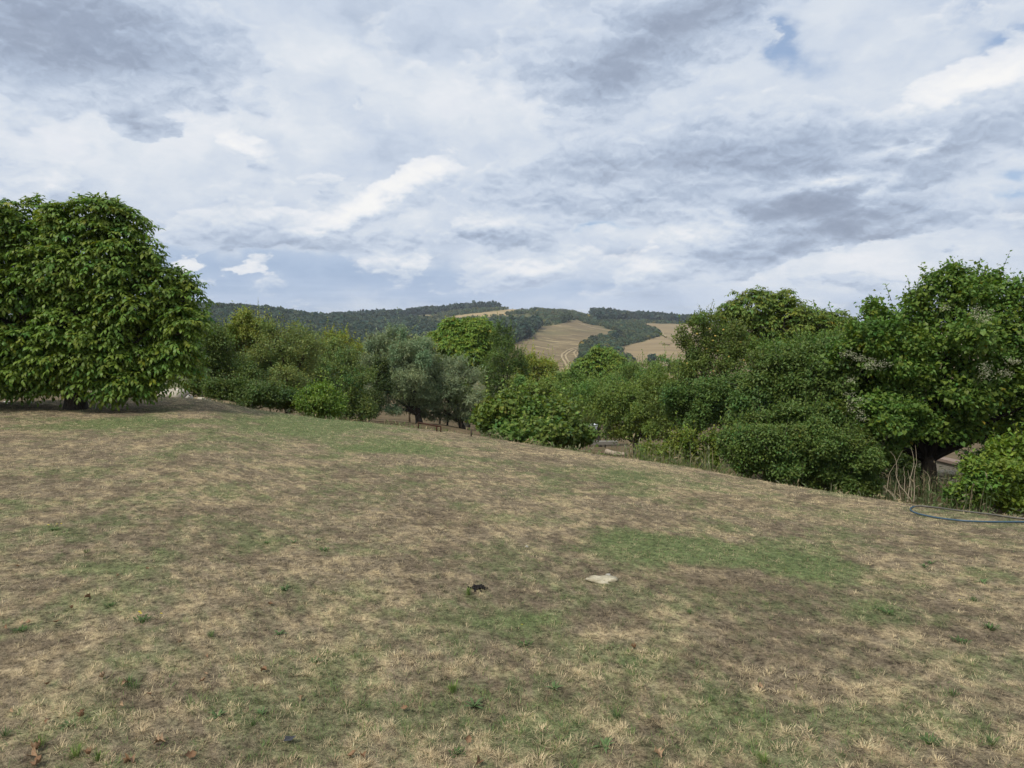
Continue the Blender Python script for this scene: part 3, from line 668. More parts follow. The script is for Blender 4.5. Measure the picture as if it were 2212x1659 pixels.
make_tree('yellowing_walnut', 'small yellow-green tree top showing above the left orchard', 'tree', 38, LL(f2, (1380, 500, 90, 70), (1350, 580, 120, 80), (1560, 590, 80, 60), (1640, 620, 90, 80)), 'ovate', .11, (.115, .138, .034), 7000, 17, yellow=.01)
make_tree('silver_pear_tree', 'olive-grey tree with narrow leaves and a dark forked trunk', 'tree', 30, LL(f2, (1850, 1000, 150, 80), (2000, 1000, 150, 80), (2110, 960, 110, 90), (1830, 1090, 120, 55), (1960, 1080, 120, 50), (2120, 1050, 100, 55), (1870, 640, 200, 190), (1760, 760, 160, 180), (2040, 700, 190, 190), (1950, 880, 230, 140), (1830, 900, 180, 130), (1880, 520, 110, 90), (2080, 560, 90, 90), (1700, 560, 80, 90)), 'lance', .13, (.128, .162, .135), 32000, 18, trunk_r=.15, base_pt=None, base_x=905, fork=.22, ntwig=110, hue=.06)
make_tree('ivy_clad_shrub', 'nearly black ivy-covered stump shrub left of the olive-grey tree', 'shrub', 26, LL(f2, (1680, 1040, 130, 150), (1730, 860, 90, 150), (1600, 1080, 120, 120), (1500, 1060, 110, 110)), 'ovate', .07, (.036, .056, .024), 13000, 19)
make_tree('grey_willow_pear', 'second olive-grey tree, hanging over the orchard floor', 'tree', 31, LL(f3, (120, 640, 150, 170), (300, 800, 220, 150), (420, 900, 150, 110), (180, 880, 200, 120), (500, 960, 90, 90), (250, 960, 150, 60), (400, 1010, 90, 50), (80, 960, 120, 60), (140, 1040, 110, 45), (300, 1050, 120, 45), (430, 1075, 70, 40)), 'lance', .13, (.120, .150, .128), 28000, 20, trunk_r=.14, base_x=1000, fork=.25, hue=.06)
make_walnut('yellow_walnut_tree', 'yellow-green walnut tree rising in the middle of the orchard', 43, LL(f3, (420, 400, 140, 90), (540, 440, 120, 100), (310, 500, 130, 110), (440, 540, 170, 110), (580, 560, 100, 130), (330, 350, 70, 50), (560, 360, 70, 60)), 1100, (.070, .112, .024), 21, leaflet=.15, rach=.34, yellow=.01, trunk_r=.16)
make_tree('pear_tree', 'upright dark green pear tree in front of the yellow-green walnut', 'tree', 36, LL(f3, (730, 430, 70, 90), (760, 540, 110, 110), (700, 640, 140, 120), (810, 680, 110, 140), (680, 780, 160, 110), (740, 870, 180, 90)), 'ovate', .085, (.062, .098, .036), 20000, 22, sprigs=[(1080, 735, 1076, 708), (1095, 730, 1099, 705)])
make_tree('yellow_leaved_tree', 'tree turning yellow beside the foot of the patchy field', 'tree', 56, LL(f3, (990, 640, 100, 70), (1070, 720, 110, 80), (930, 720, 90, 90), (1160, 770, 90, 60), (1010, 780, 120, 80)), 'ovate', .16, (.115, .138, .034), 9000, 23, yellow=.03)
make_tree('young_fruit_tree', 'feathery mid-green fruit tree behind the vine-covered bush', 'tree', 33, LL(f3, (930, 850, 130, 100), (1080, 880, 140, 110), (860, 920, 110, 90), (980, 960, 120, 70)), 'ovate', .09, (.098, .140, .048), 13000, 24)
make_tree('spreading_fruit_tree', 'soft green fruit tree with bare slender trunks near the white water tank', 'tree', 42, LL(f3, (1220, 880, 120, 110), (1390, 900, 110, 120), (1300, 830, 120, 80), (1300, 980, 100, 70)), 'ovate', .10, (.092, .135, .045), 13000, 25, trunk_r=.10)
make_walnut('bright_walnut_tree', 'fresh green walnut tree below the fields, right of the track', 50, LL(f3, (1490, 600, 100, 70), (1420, 680, 110, 80), (1560, 680, 110, 90), (1480, 760, 150, 90), (1640, 760, 90, 80), (1350, 780, 90, 80)), 950, (.068, .106, .026), 26, leaflet=.165, rach=.36, trunk_r=.16, yellow=.0)
make_tree('cherry_tree', 'small dark green tree with one tall shoot, below the plain field', 'tree', 38, LL(f3, (1720, 730, 90, 80), (1830, 790, 100, 80), (1650, 850, 110, 90), (1950, 770, 80, 70)), 'ovate', .09, (.075, .112, .040), 13000, 27, sprigs=[(1388, 780, 1387, 754)])
# --- middle and right
make_tree('hazel_thicket', 'dense green thicket between the white water tank and the apple tree', 'shrub', 21, LL(f3, (1640, 980, 160, 150), (1800, 930, 160, 130), (1680, 1130, 140, 100), (1880, 1060, 190, 140), (2040, 1010, 150, 170), (1560, 1080, 90, 100), (1640, 1190, 120, 70), (1780, 1180, 130, 80), (1900, 1190, 120, 70)), 'ovate', .07, (.078, .115, .038), 26000, 28, trunk_r=.05)
def apples(rng, root, lobes, n):
    p, d = sample_tips(rng, lobes, n * 3, .0); vis = np.argsort(p[:, 1])[:n]
    ico = None
    for i in vis:
        G = Geo(); th = np.linspace(0, np.pi, 6); ph = np.arange(8) * np.pi / 4
        v = np.array([[math.sin(a) * math.cos(b), math.sin(a) * math.sin(b), math.cos(a) * .92 - .25 * math.exp(-(math.sin(a) / .3) ** 2) * np.sign(math.cos(a))] for a in th for b in ph]) * .030
        q = [[r * 8 + j, r * 8 + (j + 1) % 8, (r + 1) * 8 + (j + 1) % 8, (r + 1) * 8 + j] for r in range(5) for j in range(8)]
        if ico is None:
            G.add(v, q, None, (.44, .33, .08)); o = G.build('fruit', M['plain'], root, True); ico = o
        else:
            o = ico.copy(); COL.objects.link(o); o.parent = root
        o.location = tuple(p[i] - np.array(root.location) + d[i] * .02)
t10, lb, rg = make_tree('apple_tree', 'apple tree with small yellow fruit, left of the overgrown hedge', 'tree', 18, LL(f4, (350, 470, 95, 60), (430, 540, 130, 100), (500, 640, 150, 130), (320, 660, 95, 110), (250, 840, 130, 120), (110, 870, 110, 110), (400, 800, 140, 140), (240, 540, 50, 70), (180, 980, 110, 80), (330, 960, 130, 100), (470, 940, 110, 100)), 'ovate', .058, (.072, .102, .036), 42000, 29, trunk_r=.09, sprigs=[(1440, 730, 1418, 715), (1448, 745, 1428, 742), (1470, 700, 1466, 680), (1500, 695, 1503, 676), (1535, 690, 1538, 672)], ntwig=120, hue=.10)
apples(rg, t10, lb[:4], 15)
make_walnut('airy_walnut_tree', 'airy walnut tree standing behind the apple tree, sky showing between its leaves', 26, LL(f4, (640, 350, 130, 70), (800, 340, 70, 60), (840, 430, 150, 80), (700, 460, 180, 90), (960, 450, 130, 70), (760, 560, 220, 100), (980, 540, 160, 90), (1090, 460, 80, 60), (520, 420, 60, 60)), 1100, (.066, .096, .026), 30, leaflet=.115, rach=.27, trunk_r=.15, yellow=.012, inner=.25, lump=.34)
make_tree('dogwood_hedge', 'tall dark dogwood hedge overgrown with pale clematis, above the clipped-looking low shrub', 'shrub', 12.6, LL(f4, (820, 740, 190, 110), (1010, 760, 230, 140), (1210, 740, 200, 140), (690, 900, 160, 140), (930, 930, 240, 150), (570, 1030, 110, 120), (1180, 930, 220, 140), (860, 640, 130, 60), (640, 1040, 130, 90), (800, 1040, 170, 100), (1000, 1050, 190, 100), (1180, 1070, 150, 110), (1290, 850, 130, 130), (1100, 640, 150, 80)), 'ovate', .062, (.056, .088, .032), 66000, 31, trunk_r=.045, ntwig=140, k=6, L=.26)
make_tree('privet_shrub', 'low dense dark green shrub spilling onto the lawn edge', 'shrub', 10.5, LL(f4, (600, 1170, 110, 90), (720, 1130, 130, 110), (860, 1150, 130, 120), (980, 1130, 130, 120), (1080, 1220, 130, 100), (1200, 1290, 120, 80), (520, 1160, 70, 90), (780, 1230, 150, 80), (940, 1260, 130, 70), (1150, 1160, 110, 90), (1260, 1220, 90, 80), (600, 1265, 90, 50), (780, 1300, 110, 50), (960, 1330, 110, 55), (1120, 1360, 100, 50), (1260, 1375, 90, 50)), 'ovate', .046, (.058, .092, .032), 60000, 32, trunk_r=.02, k=8, L=.22, lump=.30)
def vine(rng, G, lobes):
    p = crown_geo(rng, G, lobes, 'broad', .070, 17000, (.070, .108, .028), 4, .34, .008, .45, .0, .25, .12, .26)
t13, lb, rg = make_tree('overgrown_pear_tree', 'large pear tree smothered in broad-leaved vine at the right edge, dark forked trunk', 'tree', 11.8, LL(f4, (1760, 330, 190, 150), (1940, 330, 180, 140), (1580, 420, 140, 110), (1850, 540, 290, 170), (1520, 580, 190, 150), (2090, 480, 190, 210), (1420, 770, 170, 140), (1640, 780, 230, 150), (1900, 800, 240, 170), (2130, 830, 190, 190), (2320, 560, 250, 280), (2330, 850, 220, 220), (1760, 190, 70, 60), (1310, 370, 60, 50), (1400, 450, 90, 70), (1660, 980, 160, 70), (2060, 1040, 170, 80), (1380, 960, 150, 120), (1480, 1060, 120, 70), (1850, 1040, 150, 60), (1330, 1130, 110, 110), (1330, 540, 130, 100), (1250, 640, 140, 100), (1390, 650, 140, 110), (1170, 590, 110, 80), (1600, 1050, 130, 60), (1740, 1080, 110, 45), (1500, 900, 130, 90), (1780, 930, 160, 80)), 'ovate', .06, (.060, .108, .032), 82000, 33, bark=(.3, .29, .27), trunk_r=.13, base_pt=None, base_x=2012, fork=.30, ntwig=170, k=6, L=.28,  # bark tint darkened to paint in the deep shade below the crown
          sprigs=[(2030, 600, 2058, 552), (2010, 610, 1990, 575), (2110, 600, 2118, 556), (2135, 615, 2145, 590), (1890, 670, 1880, 638), (1925, 650, 1912, 612), (1968, 640, 1960, 600), (2060, 600, 2035, 570), (1800, 690, 1790, 655), (1768, 680, 1756, 650), (2190, 625, 2200, 612)], extra=vine)
make_tree('broadleaf_bramble', 'yellow-green bramble bush in the bottom right behind the hose', 'shrub', 9.7, LL(f4, (1960, 1340, 140, 110), (2090, 1270, 150, 160), (1850, 1420, 90, 60), (2230, 1320, 160, 180), (2080, 1430, 160, 80)), 'ovate', .065, (.082, .125, .030), 30000, 34, trunk_r=.02, k=6, L=.24)
make_tree('vine_covered_bush', 'bright green vine-covered bush bulging over the middle of the lawn edge', 'shrub', 13.6, LL(f3, (760, 1040, 190, 100), (950, 1050, 220, 140), (1130, 1080, 180, 130), (1310, 1220, 100, 90), (650, 1110, 120, 90), (900, 1160, 280, 110), (1180, 1190, 180, 110), (580, 1060, 60, 50)), 'broad', .072, (.066, .098, .030), 34000, 35, trunk_r=.035, k=5, L=.3, droop=.45, hue=.14)

# --- hedge-bottom growth that fills the bank below the lawn
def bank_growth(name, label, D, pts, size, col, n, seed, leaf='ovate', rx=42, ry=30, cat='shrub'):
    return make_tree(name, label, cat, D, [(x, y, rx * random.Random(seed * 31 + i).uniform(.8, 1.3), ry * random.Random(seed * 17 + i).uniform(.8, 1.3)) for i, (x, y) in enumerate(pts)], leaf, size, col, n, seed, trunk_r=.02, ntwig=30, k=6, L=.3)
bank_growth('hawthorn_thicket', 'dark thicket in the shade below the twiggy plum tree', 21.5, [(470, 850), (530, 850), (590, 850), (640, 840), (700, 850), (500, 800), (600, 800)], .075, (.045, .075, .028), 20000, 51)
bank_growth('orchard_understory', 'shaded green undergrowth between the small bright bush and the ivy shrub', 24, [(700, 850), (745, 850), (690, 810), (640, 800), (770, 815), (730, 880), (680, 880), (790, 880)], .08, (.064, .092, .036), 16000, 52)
bank_growth('fruit_thicket', 'mid-green thicket below the fresh green walnut', 30, [(1230, 860), (1290, 850), (1350, 850), (1400, 830), (1330, 890), (1230, 830)], .09, (.075, .118, .040), 16000, 53)
bank_growth('shadowed_thicket', 'dark green bush behind the weeds, below the apple tree', 16.5, [(1500, 900), (1560, 890), (1460, 870), (1620, 860), (1530, 840), (1660, 820)], .062, (.055, .092, .034), 30000, 54, rx=48, ry=38)
bank_growth('hedge_back_growth', 'green growth behind the overgrown hedge, below the airy walnut', 17, [(1680, 780), (1750, 770), (1820, 760), (1890, 770), (1940, 740), (1720, 830), (1820, 830)], .065, (.062, .104, .034), 26000, 55, rx=52, ry=40)
bank_growth('far_scrub', 'scrubby trees at the foot of the plain field behind the cherry', 70, [(1400, 800), (1440, 790), (1470, 800), (1500, 780), (1360, 810)], .2, (.080, .118, .045), 7000, 56, rx=28, ry=22, cat='tree')
bank_growth('valley_scrub', 'pale green tree mass in the dip behind the yellowing tree', 75, [(1130, 800), (1180, 810), (1230, 815), (1270, 800), (1090, 800)], .2, (.130, .165, .055), 8000, 57, rx=26, ry=20, cat='tree')
bank_growth('left_valley_trees', 'muted green trees filling the dip below the wooded ridge', 62, [(480, 740), (560, 750), (640, 755), (720, 760), (800, 770), (870, 760), (930, 770), (990, 790), (1050, 800)], .17, (.085, .115, .052), 14000, 58, rx=48, ry=30, cat='tree')

# ------------------------------------------------------------------ woods and scrub on the hills
def far_crowns(name, label, cat, X, Y, rad, hgt, base, nq, seed, qs=.42, kind='stuff', yellow=.0, var=.2):
    rng = np.random.default_rng(seed); n = len(X); Z = H(X, Y)
    d = norm(rng.normal(size=(n, nq, 3)) + np.array([0, 0, .35])); lump = 1 + .22 * np.sin(d[..., 0] * 6 + rng.uniform(0, 6, (n, 1))) * np.sin(d[..., 2] * 5 + rng.uniform(0, 6, (n, 1)))
    R = np.stack([rad, rad, hgt * .5], -1)[:, None]
    c = np.stack([X, Y, Z + hgt * .52], -1)[:, None]
    p = (c + d * R * (lump * rng.uniform(.75, 1.02, (n, nq)))[..., None]).reshape(-1, 3)
    nor = norm(d.reshape(-1, 3) + rng.normal(0, .55, (n * nq, 3))); a = norm(np.cross(nor, rng.normal(size=(n * nq, 3)))); b = np.cross(nor, a)
    sz = np.repeat(rad, nq) * qs * rng.uniform(.6, 1.3, n * nq)
    v = p[:, None] + sz[:, None, None] * np.stack([a + .2 * b, .3 * a + b, -a + .1 * b, -.2 * a - b], 1)
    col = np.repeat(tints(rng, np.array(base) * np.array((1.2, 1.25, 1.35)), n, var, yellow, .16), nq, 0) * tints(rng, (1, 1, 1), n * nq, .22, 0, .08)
    q = np.arange(n * nq * 4).reshape(-1, 4)
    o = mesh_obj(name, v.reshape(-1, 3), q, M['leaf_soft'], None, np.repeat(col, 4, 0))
    return tag(o, label, cat, None, kind)
def plant(n, seed, azr, rr, sel, gap=0):
    rng = np.random.default_rng(seed); az = rng.uniform(*azr, n); r = np.sqrt(rng.uniform(rr[0] ** 2, rr[1] ** 2, n)); x, y = r * np.sin(az), r * np.cos(az)
    ok = sel(x, y); return x[ok], y[ok]
def az_u(u): return math.atan((u - 512) / F)
cvr = lambda k: (lambda x, y: cover(x, y) == k)
X, Y = plant(5600, 71, (az_u(150), az_u(470)), (330, 860), cvr(1)); rg = np.random.default_rng(1)
far_crowns('ridge_wood', 'dense dark green wood covering the left ridge', 'wood', X, Y, rg.uniform(3.2, 5.6, len(X)), rg.uniform(8, 12.5, len(X)), (.044, .066, .034), 46, 72, yellow=.0, var=.34)
X, Y = plant(6500, 73, (az_u(330), az_u(700)), (860, 1500), lambda x, y: (cover(x, y) == 1)); rg = np.random.default_rng(2)
far_crowns('skyline_wood', 'dark wood along the skyline beyond the golden field', 'wood', X, Y, rg.uniform(3.5, 6, len(X)), rg.uniform(9, 14, len(X)), (.038, .055, .032), 26, 74, var=.3)
X, Y = plant(1800, 75, (az_u(440), az_u(580)), (400, 900), cvr(1)); rg = np.random.default_rng(3)
far_crowns('hollow_wood', 'dark green copse in the hollow left of the patchy field', 'wood', X, Y, rg.uniform(3.2, 5.4, len(X)), rg.uniform(8, 12, len(X)), (.044, .068, .034), 44, 76, var=.34)
X, Y = plant(6500, 77, (az_u(430), az_u(720)), (330, 1180), lambda x, y: (cover(x, y) == 0) & (fbm(x / 25, y / 25, 3, 9) > .40)); rg = np.random.default_rng(4)
far_crowns('hill_scrub', 'olive green scrub bushes scattered over the hillside between the fields', 'scrub', X, Y, rg.uniform(1.2, 2.9, len(X)), rg.uniform(2.0, 4.8, len(X)), (.080, .098, .040), 22, 78, var=.35, yellow=.012)
X, Y = plant(2600, 79, (az_u(572), az_u(668)), (340, 900), lambda x, y: (cover(x, y) == 0)); rg = np.random.default_rng(5)
far_crowns('gully_scrub', 'green thicket winding up the gully between the two stubble fields', 'scrub', X, Y, rg.uniform(1.2, 2.8, len(X)), rg.uniform(2, 4.6, len(X)), (.062, .085, .036), 26, 80, var=.35)
for i, (x, y, h, lab) in enumerate([(1610, 448, 7, 'dark lone tree at the tip of the gully thicket beside the patchy field'), (1640, 440, 8, 'taller dark tree just right of the gully tip'), (885, 226, 5, 'tiny lone tree on the skyline of the golden field'), (985, 228, 7, 'lone tree on the skyline where the scrub begins'), (1455, 470, 6, 'rounded tree on the upper edge of the patchy field'), (1910, 660, 8, 'dark tree at the foot of the plain field')]):
    g0 = ground_at(*z3(x, y + 12), r0=320); rad = h * .45
    far_crowns('field_tree', lab, 'tree', np.array([g0[0]]), np.array([g0[1]]), np.array([rad]), np.array([float(h)]), (.040, .058, .032), 160, 90 + i, qs=.26, kind='thing')

# ------------------------------------------------------------------ turf blades
def blades(name, label, n, seed, sel, colf, hgt, wid, lean, tuft=.6, r0=2.0, cell=.085):
    rng = np.random.default_rng(seed); m = int(n * 2.2)
    az = rng.uniform(-.68, .68, m)
    q = rng.random(m); ra, rb, e = r0, 17.0, .62; r = (ra ** e + q * (rb ** e - ra ** e)) ** (1 / e)     # density falls off with distance
    x, y = r * np.sin(az), r * np.cos(az)
    k = rng.random(m) < tuft                     # most blades stand in little tufts
    tx, ty = np.round(x / cell), np.round(y / cell); hx, hy = _hash(tx, ty, seed + 3), _hash(tx, ty, seed + 4)
    th = rng.uniform(0, 2 * np.pi, m); tr = np.abs(rng.normal(0, .021, m))
    x = np.where(k, (tx + hx - .5) * cell + tr * np.cos(th), x); y = np.where(k, (ty + hy - .5) * cell + tr * np.sin(th), y)
    T = turf(x, y)
    ok = (np.hypot(x, y) < edge_r(np.arctan2(x, y)) + .35) & (rng.random(m) < sel(*T)); i = np.nonzero(ok)[0][:n]
    x, y, th, k = x[i], y[i], th[i], k[i]; tb = _hash(tx[i], ty[i], seed + 5); T = [t[i] for t in T]; n = len(x); r = np.hypot(x, y)
    d = np.stack([np.cos(th), np.sin(th)], -1); L = hgt * rng.uniform(.45, 1.3, n) * (.6 + .8 * tb); W = np.maximum(wid * rng.uniform(.6, 1.25, n), r * .00042)
    le = np.clip(rng.normal(lean, .28, n), .1, 1.48); up, out = np.cos(le) * L, np.sin(le) * L
    s = np.stack([-d[:, 1], d[:, 0]], -1); z = H(x, y) - .003
    b = np.stack([x, y, z], -1); s3 = np.concatenate([s, np.zeros((n, 1))], 1) * W[:, None] * .5
    c = colf(T, tb, rng, n)
    nb = r < 3.6                                  # the nearest blades bend, farther ones are straight slivers
    mI = b + np.stack([d[:, 0] * out * .42, d[:, 1] * out * .42, up * .62], -1); t = b + np.stack([d[:, 0] * out, d[:, 1] * out, up], -1)
    v1 = np.stack([b - s3, b + s3, mI - s3 * .8, mI + s3 * .8, t], 1)[nb]; i1 = np.arange(len(v1))[:, None] * 5; o1 = len(v1) * 5
    v2 = np.stack([b - s3, b + s3, t], 1)[~nb]; i2 = np.arange(len(v2))[:, None] * 3 + o1
    cc = np.concatenate([np.repeat(c[nb], 5, 0), np.repeat(c[~nb], 3, 0)])
    o = mesh_obj(name, np.concatenate([v1.reshape(-1, 3), v2.reshape(-1, 3)]), [i1 + np.array([[0, 1, 3, 2]]), np.concatenate([i1 + np.array([[2, 3, 4]]), i2 + np.array([[0, 1, 2]])])], M['blade'], None, cc)
    return tag(o, label, 'grass', None, 'stuff')
def c_dry(T, tb, rng, n):
    gr, br, tn = T; u = (.28 * rng.random(n) + .72 * tb)[:, None]
    c = np.where(u < .26, C_BROWN * 1.25, np.where(u < .52, C_TAN, np.where(u < .86, C_STRAW, np.array([.74, .60, .37]))))
    c = c * (1 - .40 * br[:, None]) * (1 + .10 * tn[:, None]); return np.clip(c * rng.uniform(.72, 1.2, (n, 1)), .01, .8)
def c_green(T, tb, rng, n):
    u = rng.random(n)[:, None]; c = np.where(u < .45, C_GREEN, np.where(u < .78, C_GREEN2, np.where(u < .9, np.array([.20, .21, .075]), C_TAN * .8))); return c * (rng.uniform(.65, 1.2, n) * (.8 + .4 * tb))[:, None]
blades('dry_grass', 'short dry straw-coloured turf over the whole lawn', 400000, 101, lambda gr, br, tn: (1 - .45 * gr) * (1 - .35 * br) * (.6 + .4 * tn), c_dry, .024, .0020, 1.05)
blades('green_grass', 'green grass in patches over the lawn', 230000, 102, lambda gr, br, tn: .05 + .95 * gr, c_green, .027, .0021, .95)

# ------------------------------------------------------------------ weeds on the bank
def tall_weeds(name, label, boxes, n, seed, hgt, cols, lean=.3, wid=.006):
    rng = np.random.default_rng(seed); P = []
    for (u0, u1, r0, r1, w) in boxes:
        m = int(n * w); az = np.arctan((rng.uniform(u0, u1, m) - 512) / F); r = rng.uniform(r0, r1, m) + (edge_r(az) if r0 < 5 else 0); P.append(np.stack([r * np.sin(az), r * np.cos(az)], -1))
    p = np.vstack(P); keep = fbm(p[:, 0] * 2.3, p[:, 1] * 2.3, 3, seed) > .38; p = p[keep]; n = len(p); z = H(p[:, 0], p[:, 1])
    th = rng.uniform(0, 6.28, n); L = hgt * rng.uniform(.3, 1.2, n) * (.5 + fbm(p[:, 0] * 1.1, p[:, 1] * 1.1, 2, seed + 1)); le = np.abs(rng.normal(0, lean, n)); d = np.stack([np.cos(th), np.sin(th)], -1)
    b = np.column_stack([p, z - .02]); out, up = np.sin(le) * L, np.cos(le) * L
    m = b + np.column_stack([d * (out * .4)[:, None], up * .6]); t = b + np.column_stack([d * out[:, None], up]); s3 = np.column_stack([-d[:, 1], d[:, 0], 0 * th]) * (wid * rng.uniform(.5, 1.2, n))[:, None]
    G = Geo(); i = np.arange(n)[:, None] * 5; C = np.array(cols)[rng.integers(0, len(cols), n)] * rng.uniform(.7, 1.25, (n, 1))
    G.add(np.stack([b - s3, b + s3, m - s3 * .8, m + s3 * .8, t], 1).reshape(-1, 3), i + np.array([[0, 1, 3, 2]]), i + np.array([[2, 3, 4]]), np.repeat(C, 5, 0))
    nl = n * 2; j = rng.integers(0, n, nl); f = rng.random(nl)[:, None]; q = b[j] * (1 - f) + t[j] * f
    v, fc, cc = leaf_geo('lance', q, norm(rng.normal(0, .7, (nl, 3)) + np.array([0, 0, .4])), norm(np.array([0, 0, 1.0]) + rng.normal(0, .5, (nl, 3))), rng.uniform(.04, .10, nl), C[j]); G.add(v, None, fc, cc)
    return tag(G.build(name, M['leaf_soft']), label, 'weeds', None, 'stuff')
DRYG, GRN, GRY = (.36, .29, .17), (.13, .18, .06), (.22, .22, .13)
tall_weeds('tall_weeds', 'tall dry grass and green weeds in the gap left of the low dense shrub', [(604, 725, .2, 3.2, .75), (640, 735, 1.5, 5.0, .4)], 3800, 201, .44, [DRYG, GRN, GRN, GRY, (.17, .21, .05)], lean=.5, wid=.004)
tall_weeds('bank_weeds', 'ragged weeds and dry grass along the rim of the lawn', [(200, 480, .15, 1.4, .5), (480, 610, .1, .9, .3), (725, 1030, .3, 1.2, .25), (330, 470, 1.0, 8, .25)], 4200, 202, .15, [DRYG, GRN, GRY, GRN], wid=.004)
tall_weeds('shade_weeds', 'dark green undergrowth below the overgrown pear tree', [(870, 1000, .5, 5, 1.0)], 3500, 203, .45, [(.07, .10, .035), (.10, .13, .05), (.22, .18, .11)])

bank_growth('hedge_front_growth', 'dark leafy growth joining the low shrub to the tall dogwood hedge', 11.5, [f4(x, y, 1, 1)[:2] for x, y in ((600, 1060), (700, 1030), (800, 1070), (900, 1030), (1010, 1060), (1110, 1030), (1210, 1080), (1290, 1020), (1330, 1130), (850, 980), (1050, 970))], .056, (.058, .090, .032), 30000, 62, rx=34, ry=26)
bank_growth('gap_darkening_shrub', 'dark shrub added to darken the gap behind the dry vine stems', 15, [(1880, 1000), (1930, 985), (1900, 960), (1960, 970), (1850, 1020)], .065, (.045, .075, .026), 14000, 59, rx=40, ry=30)  # dark-leaved filler added so the opening under the pear looks shadowed
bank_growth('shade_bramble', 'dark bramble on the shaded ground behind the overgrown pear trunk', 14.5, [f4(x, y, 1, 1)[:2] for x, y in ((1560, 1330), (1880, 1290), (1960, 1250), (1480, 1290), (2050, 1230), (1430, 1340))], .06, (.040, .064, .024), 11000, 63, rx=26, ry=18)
bank_growth('edge_darkening_shrub', 'dark shrub added to darken the gap behind the yellow-green bramble at the right edge', 13, [(2130, 1000), (2190, 990), (2240, 1000), (2160, 950), (2230, 950), (2300, 980)], .065, (.048, .080, .028), 16000, 60, rx=40, ry=34)  # another added dark filler, standing in for shadow right of the trunk

bank_growth('nettle_patch', 'yellow-green leafy weeds growing before the dark bush, left of the low shrub', 12.4, [f4(60, 1190, 1, 1)[:2], f4(180, 1170, 1, 1)[:2], f4(300, 1190, 1, 1)[:2], f4(400, 1210, 1, 1)[:2], f4(430, 1130, 1, 1)[:2], f4(250, 1120, 1, 1)[:2]], .055, (.085, .115, .030), 9000, 61, rx=20, ry=20)
# ------------------------------------------------------------------ things on and around the lawn
def nat(x, y, **kw): return ground_at(x * .256, y * .256, **kw)
def stone_geo(seed, sx, sy, sz, rough=.16, c=(1, 1, 1)):
    rng = np.random.default_rng(seed); th = np.linspace(0, np.pi, 9); ph = np.arange(13) * 2 * np.pi / 13; ks = rng.normal(0, 1, (7, 3)); w = rng.uniform(1.2, 3.2, 7); o = rng.uniform(0, 6, 7)
    v = np.array([[math.sin(a) * math.cos(b), math.sin(a) * math.sin(b), math.cos(a)] for a in th for b in ph])
    f = 1 + rough * sum(np.sin(v @ norm(ks[i]) * w[i] * 2 + o[i]) for i in range(7)) / 2.2
    v = np.sign(v) * np.abs(v) ** .8 * f[:, None] * np.array([sx, sy, sz])
    q = [[r * 13 + j, (r + 1) * 13 + j, (r + 1) * 13 + (j + 1) % 13, r * 13 + (j + 1) % 13] for r in range(8) for j in range(13)]
    G = Geo(); G.add(v, q, None, c); return G
def put(o, p, rz=0.0, rx=0.0, ry=0.0): o.location = tuple(float(c) for c in p); o.rotation_euler = (rx, ry, rz); return o
# flat pale stone sunk in the turf
p = nat(2352, 2268); st_ = stone_geo(5, .098, .058, .022, .34, (.95, .89, .71)).build('flat_stone', M['stone'], None, True); put(st_, p + np.array([0, 0, .000]), -.35, .05); tag(st_, 'flat pale cream stone half sunk in the bare brown turf', 'stone')
for i, (x, y, sc_) in enumerate([(2375, 2249, .016), (3484, 1893, .03), (2058, 2138, .012)]):
    p = nat(x, y); o = stone_geo(20 + i, sc_, sc_ * .8, sc_ * .6).build('pebble', M['stone'], None, True); put(o, p + np.array([0, 0, sc_ * .3]), i); tag(o, 'tiny pale pebble lying in the dry turf', 'pebble', 'pebbles on the lawn')
# heap of droppings
p = nat(1868, 2300); root = empty('droppings_heap', p, 'small heap of black animal droppings on the turf', 'droppings'); root.scale = (.6, .6, .6); rng = np.random.default_rng(8); first = None
for i in range(85):
    a, rr = rng.uniform(0, 6.28), abs(rng.normal(0, .045)); x, y = rr * math.cos(a) * 1.15, rr * math.sin(a) * .9
    zz_ = max(0, .030 * (1 - rr / .11)) * rng.uniform(.2, 1) + .008
    if first is None: first = stone_geo(9, .0105, .0088, .0085, .1, (.022, .020, .019)).build('pellet', M['matte'], root, True); o = first
    else: o = first.copy(); COL.objects.link(o); o.parent = root
    put(o, (x, y, zz_), rng.uniform(0, 6), rng.uniform(-.5, .5)); o.scale = (rng.uniform(.8, 1.25),) * 3
# dark plastic scrap
p = nat(1132, 2906); G = Geo(); G.add([(-.022, -.01, .004), (.012, -.018, .012), (.026, .008, .018), (0, .02, .006), (-.02, .014, .012)], None, [(0, 1, 2), (0, 2, 3), (0, 3, 4)], (.030, .030, .032)); o = put(G.build('plastic_scrap', M['hose']), p + np.array([0, 0, .012])); tag(o, 'small dark blue-grey plastic scrap in the near grass', 'scrap')
def place(x, y):
    u, v = x * .256, y * .256
    c = ['at the far left', 'left of centre', 'in the centre', 'right of centre', 'at the far right'][min(4, int(u / 205))]
    r = 'high on the lawn' if v < 560 else 'halfway down the lawn' if v < 625 else 'low on the lawn' if v < 705 else 'at the bottom edge'
    return r + ' ' + c
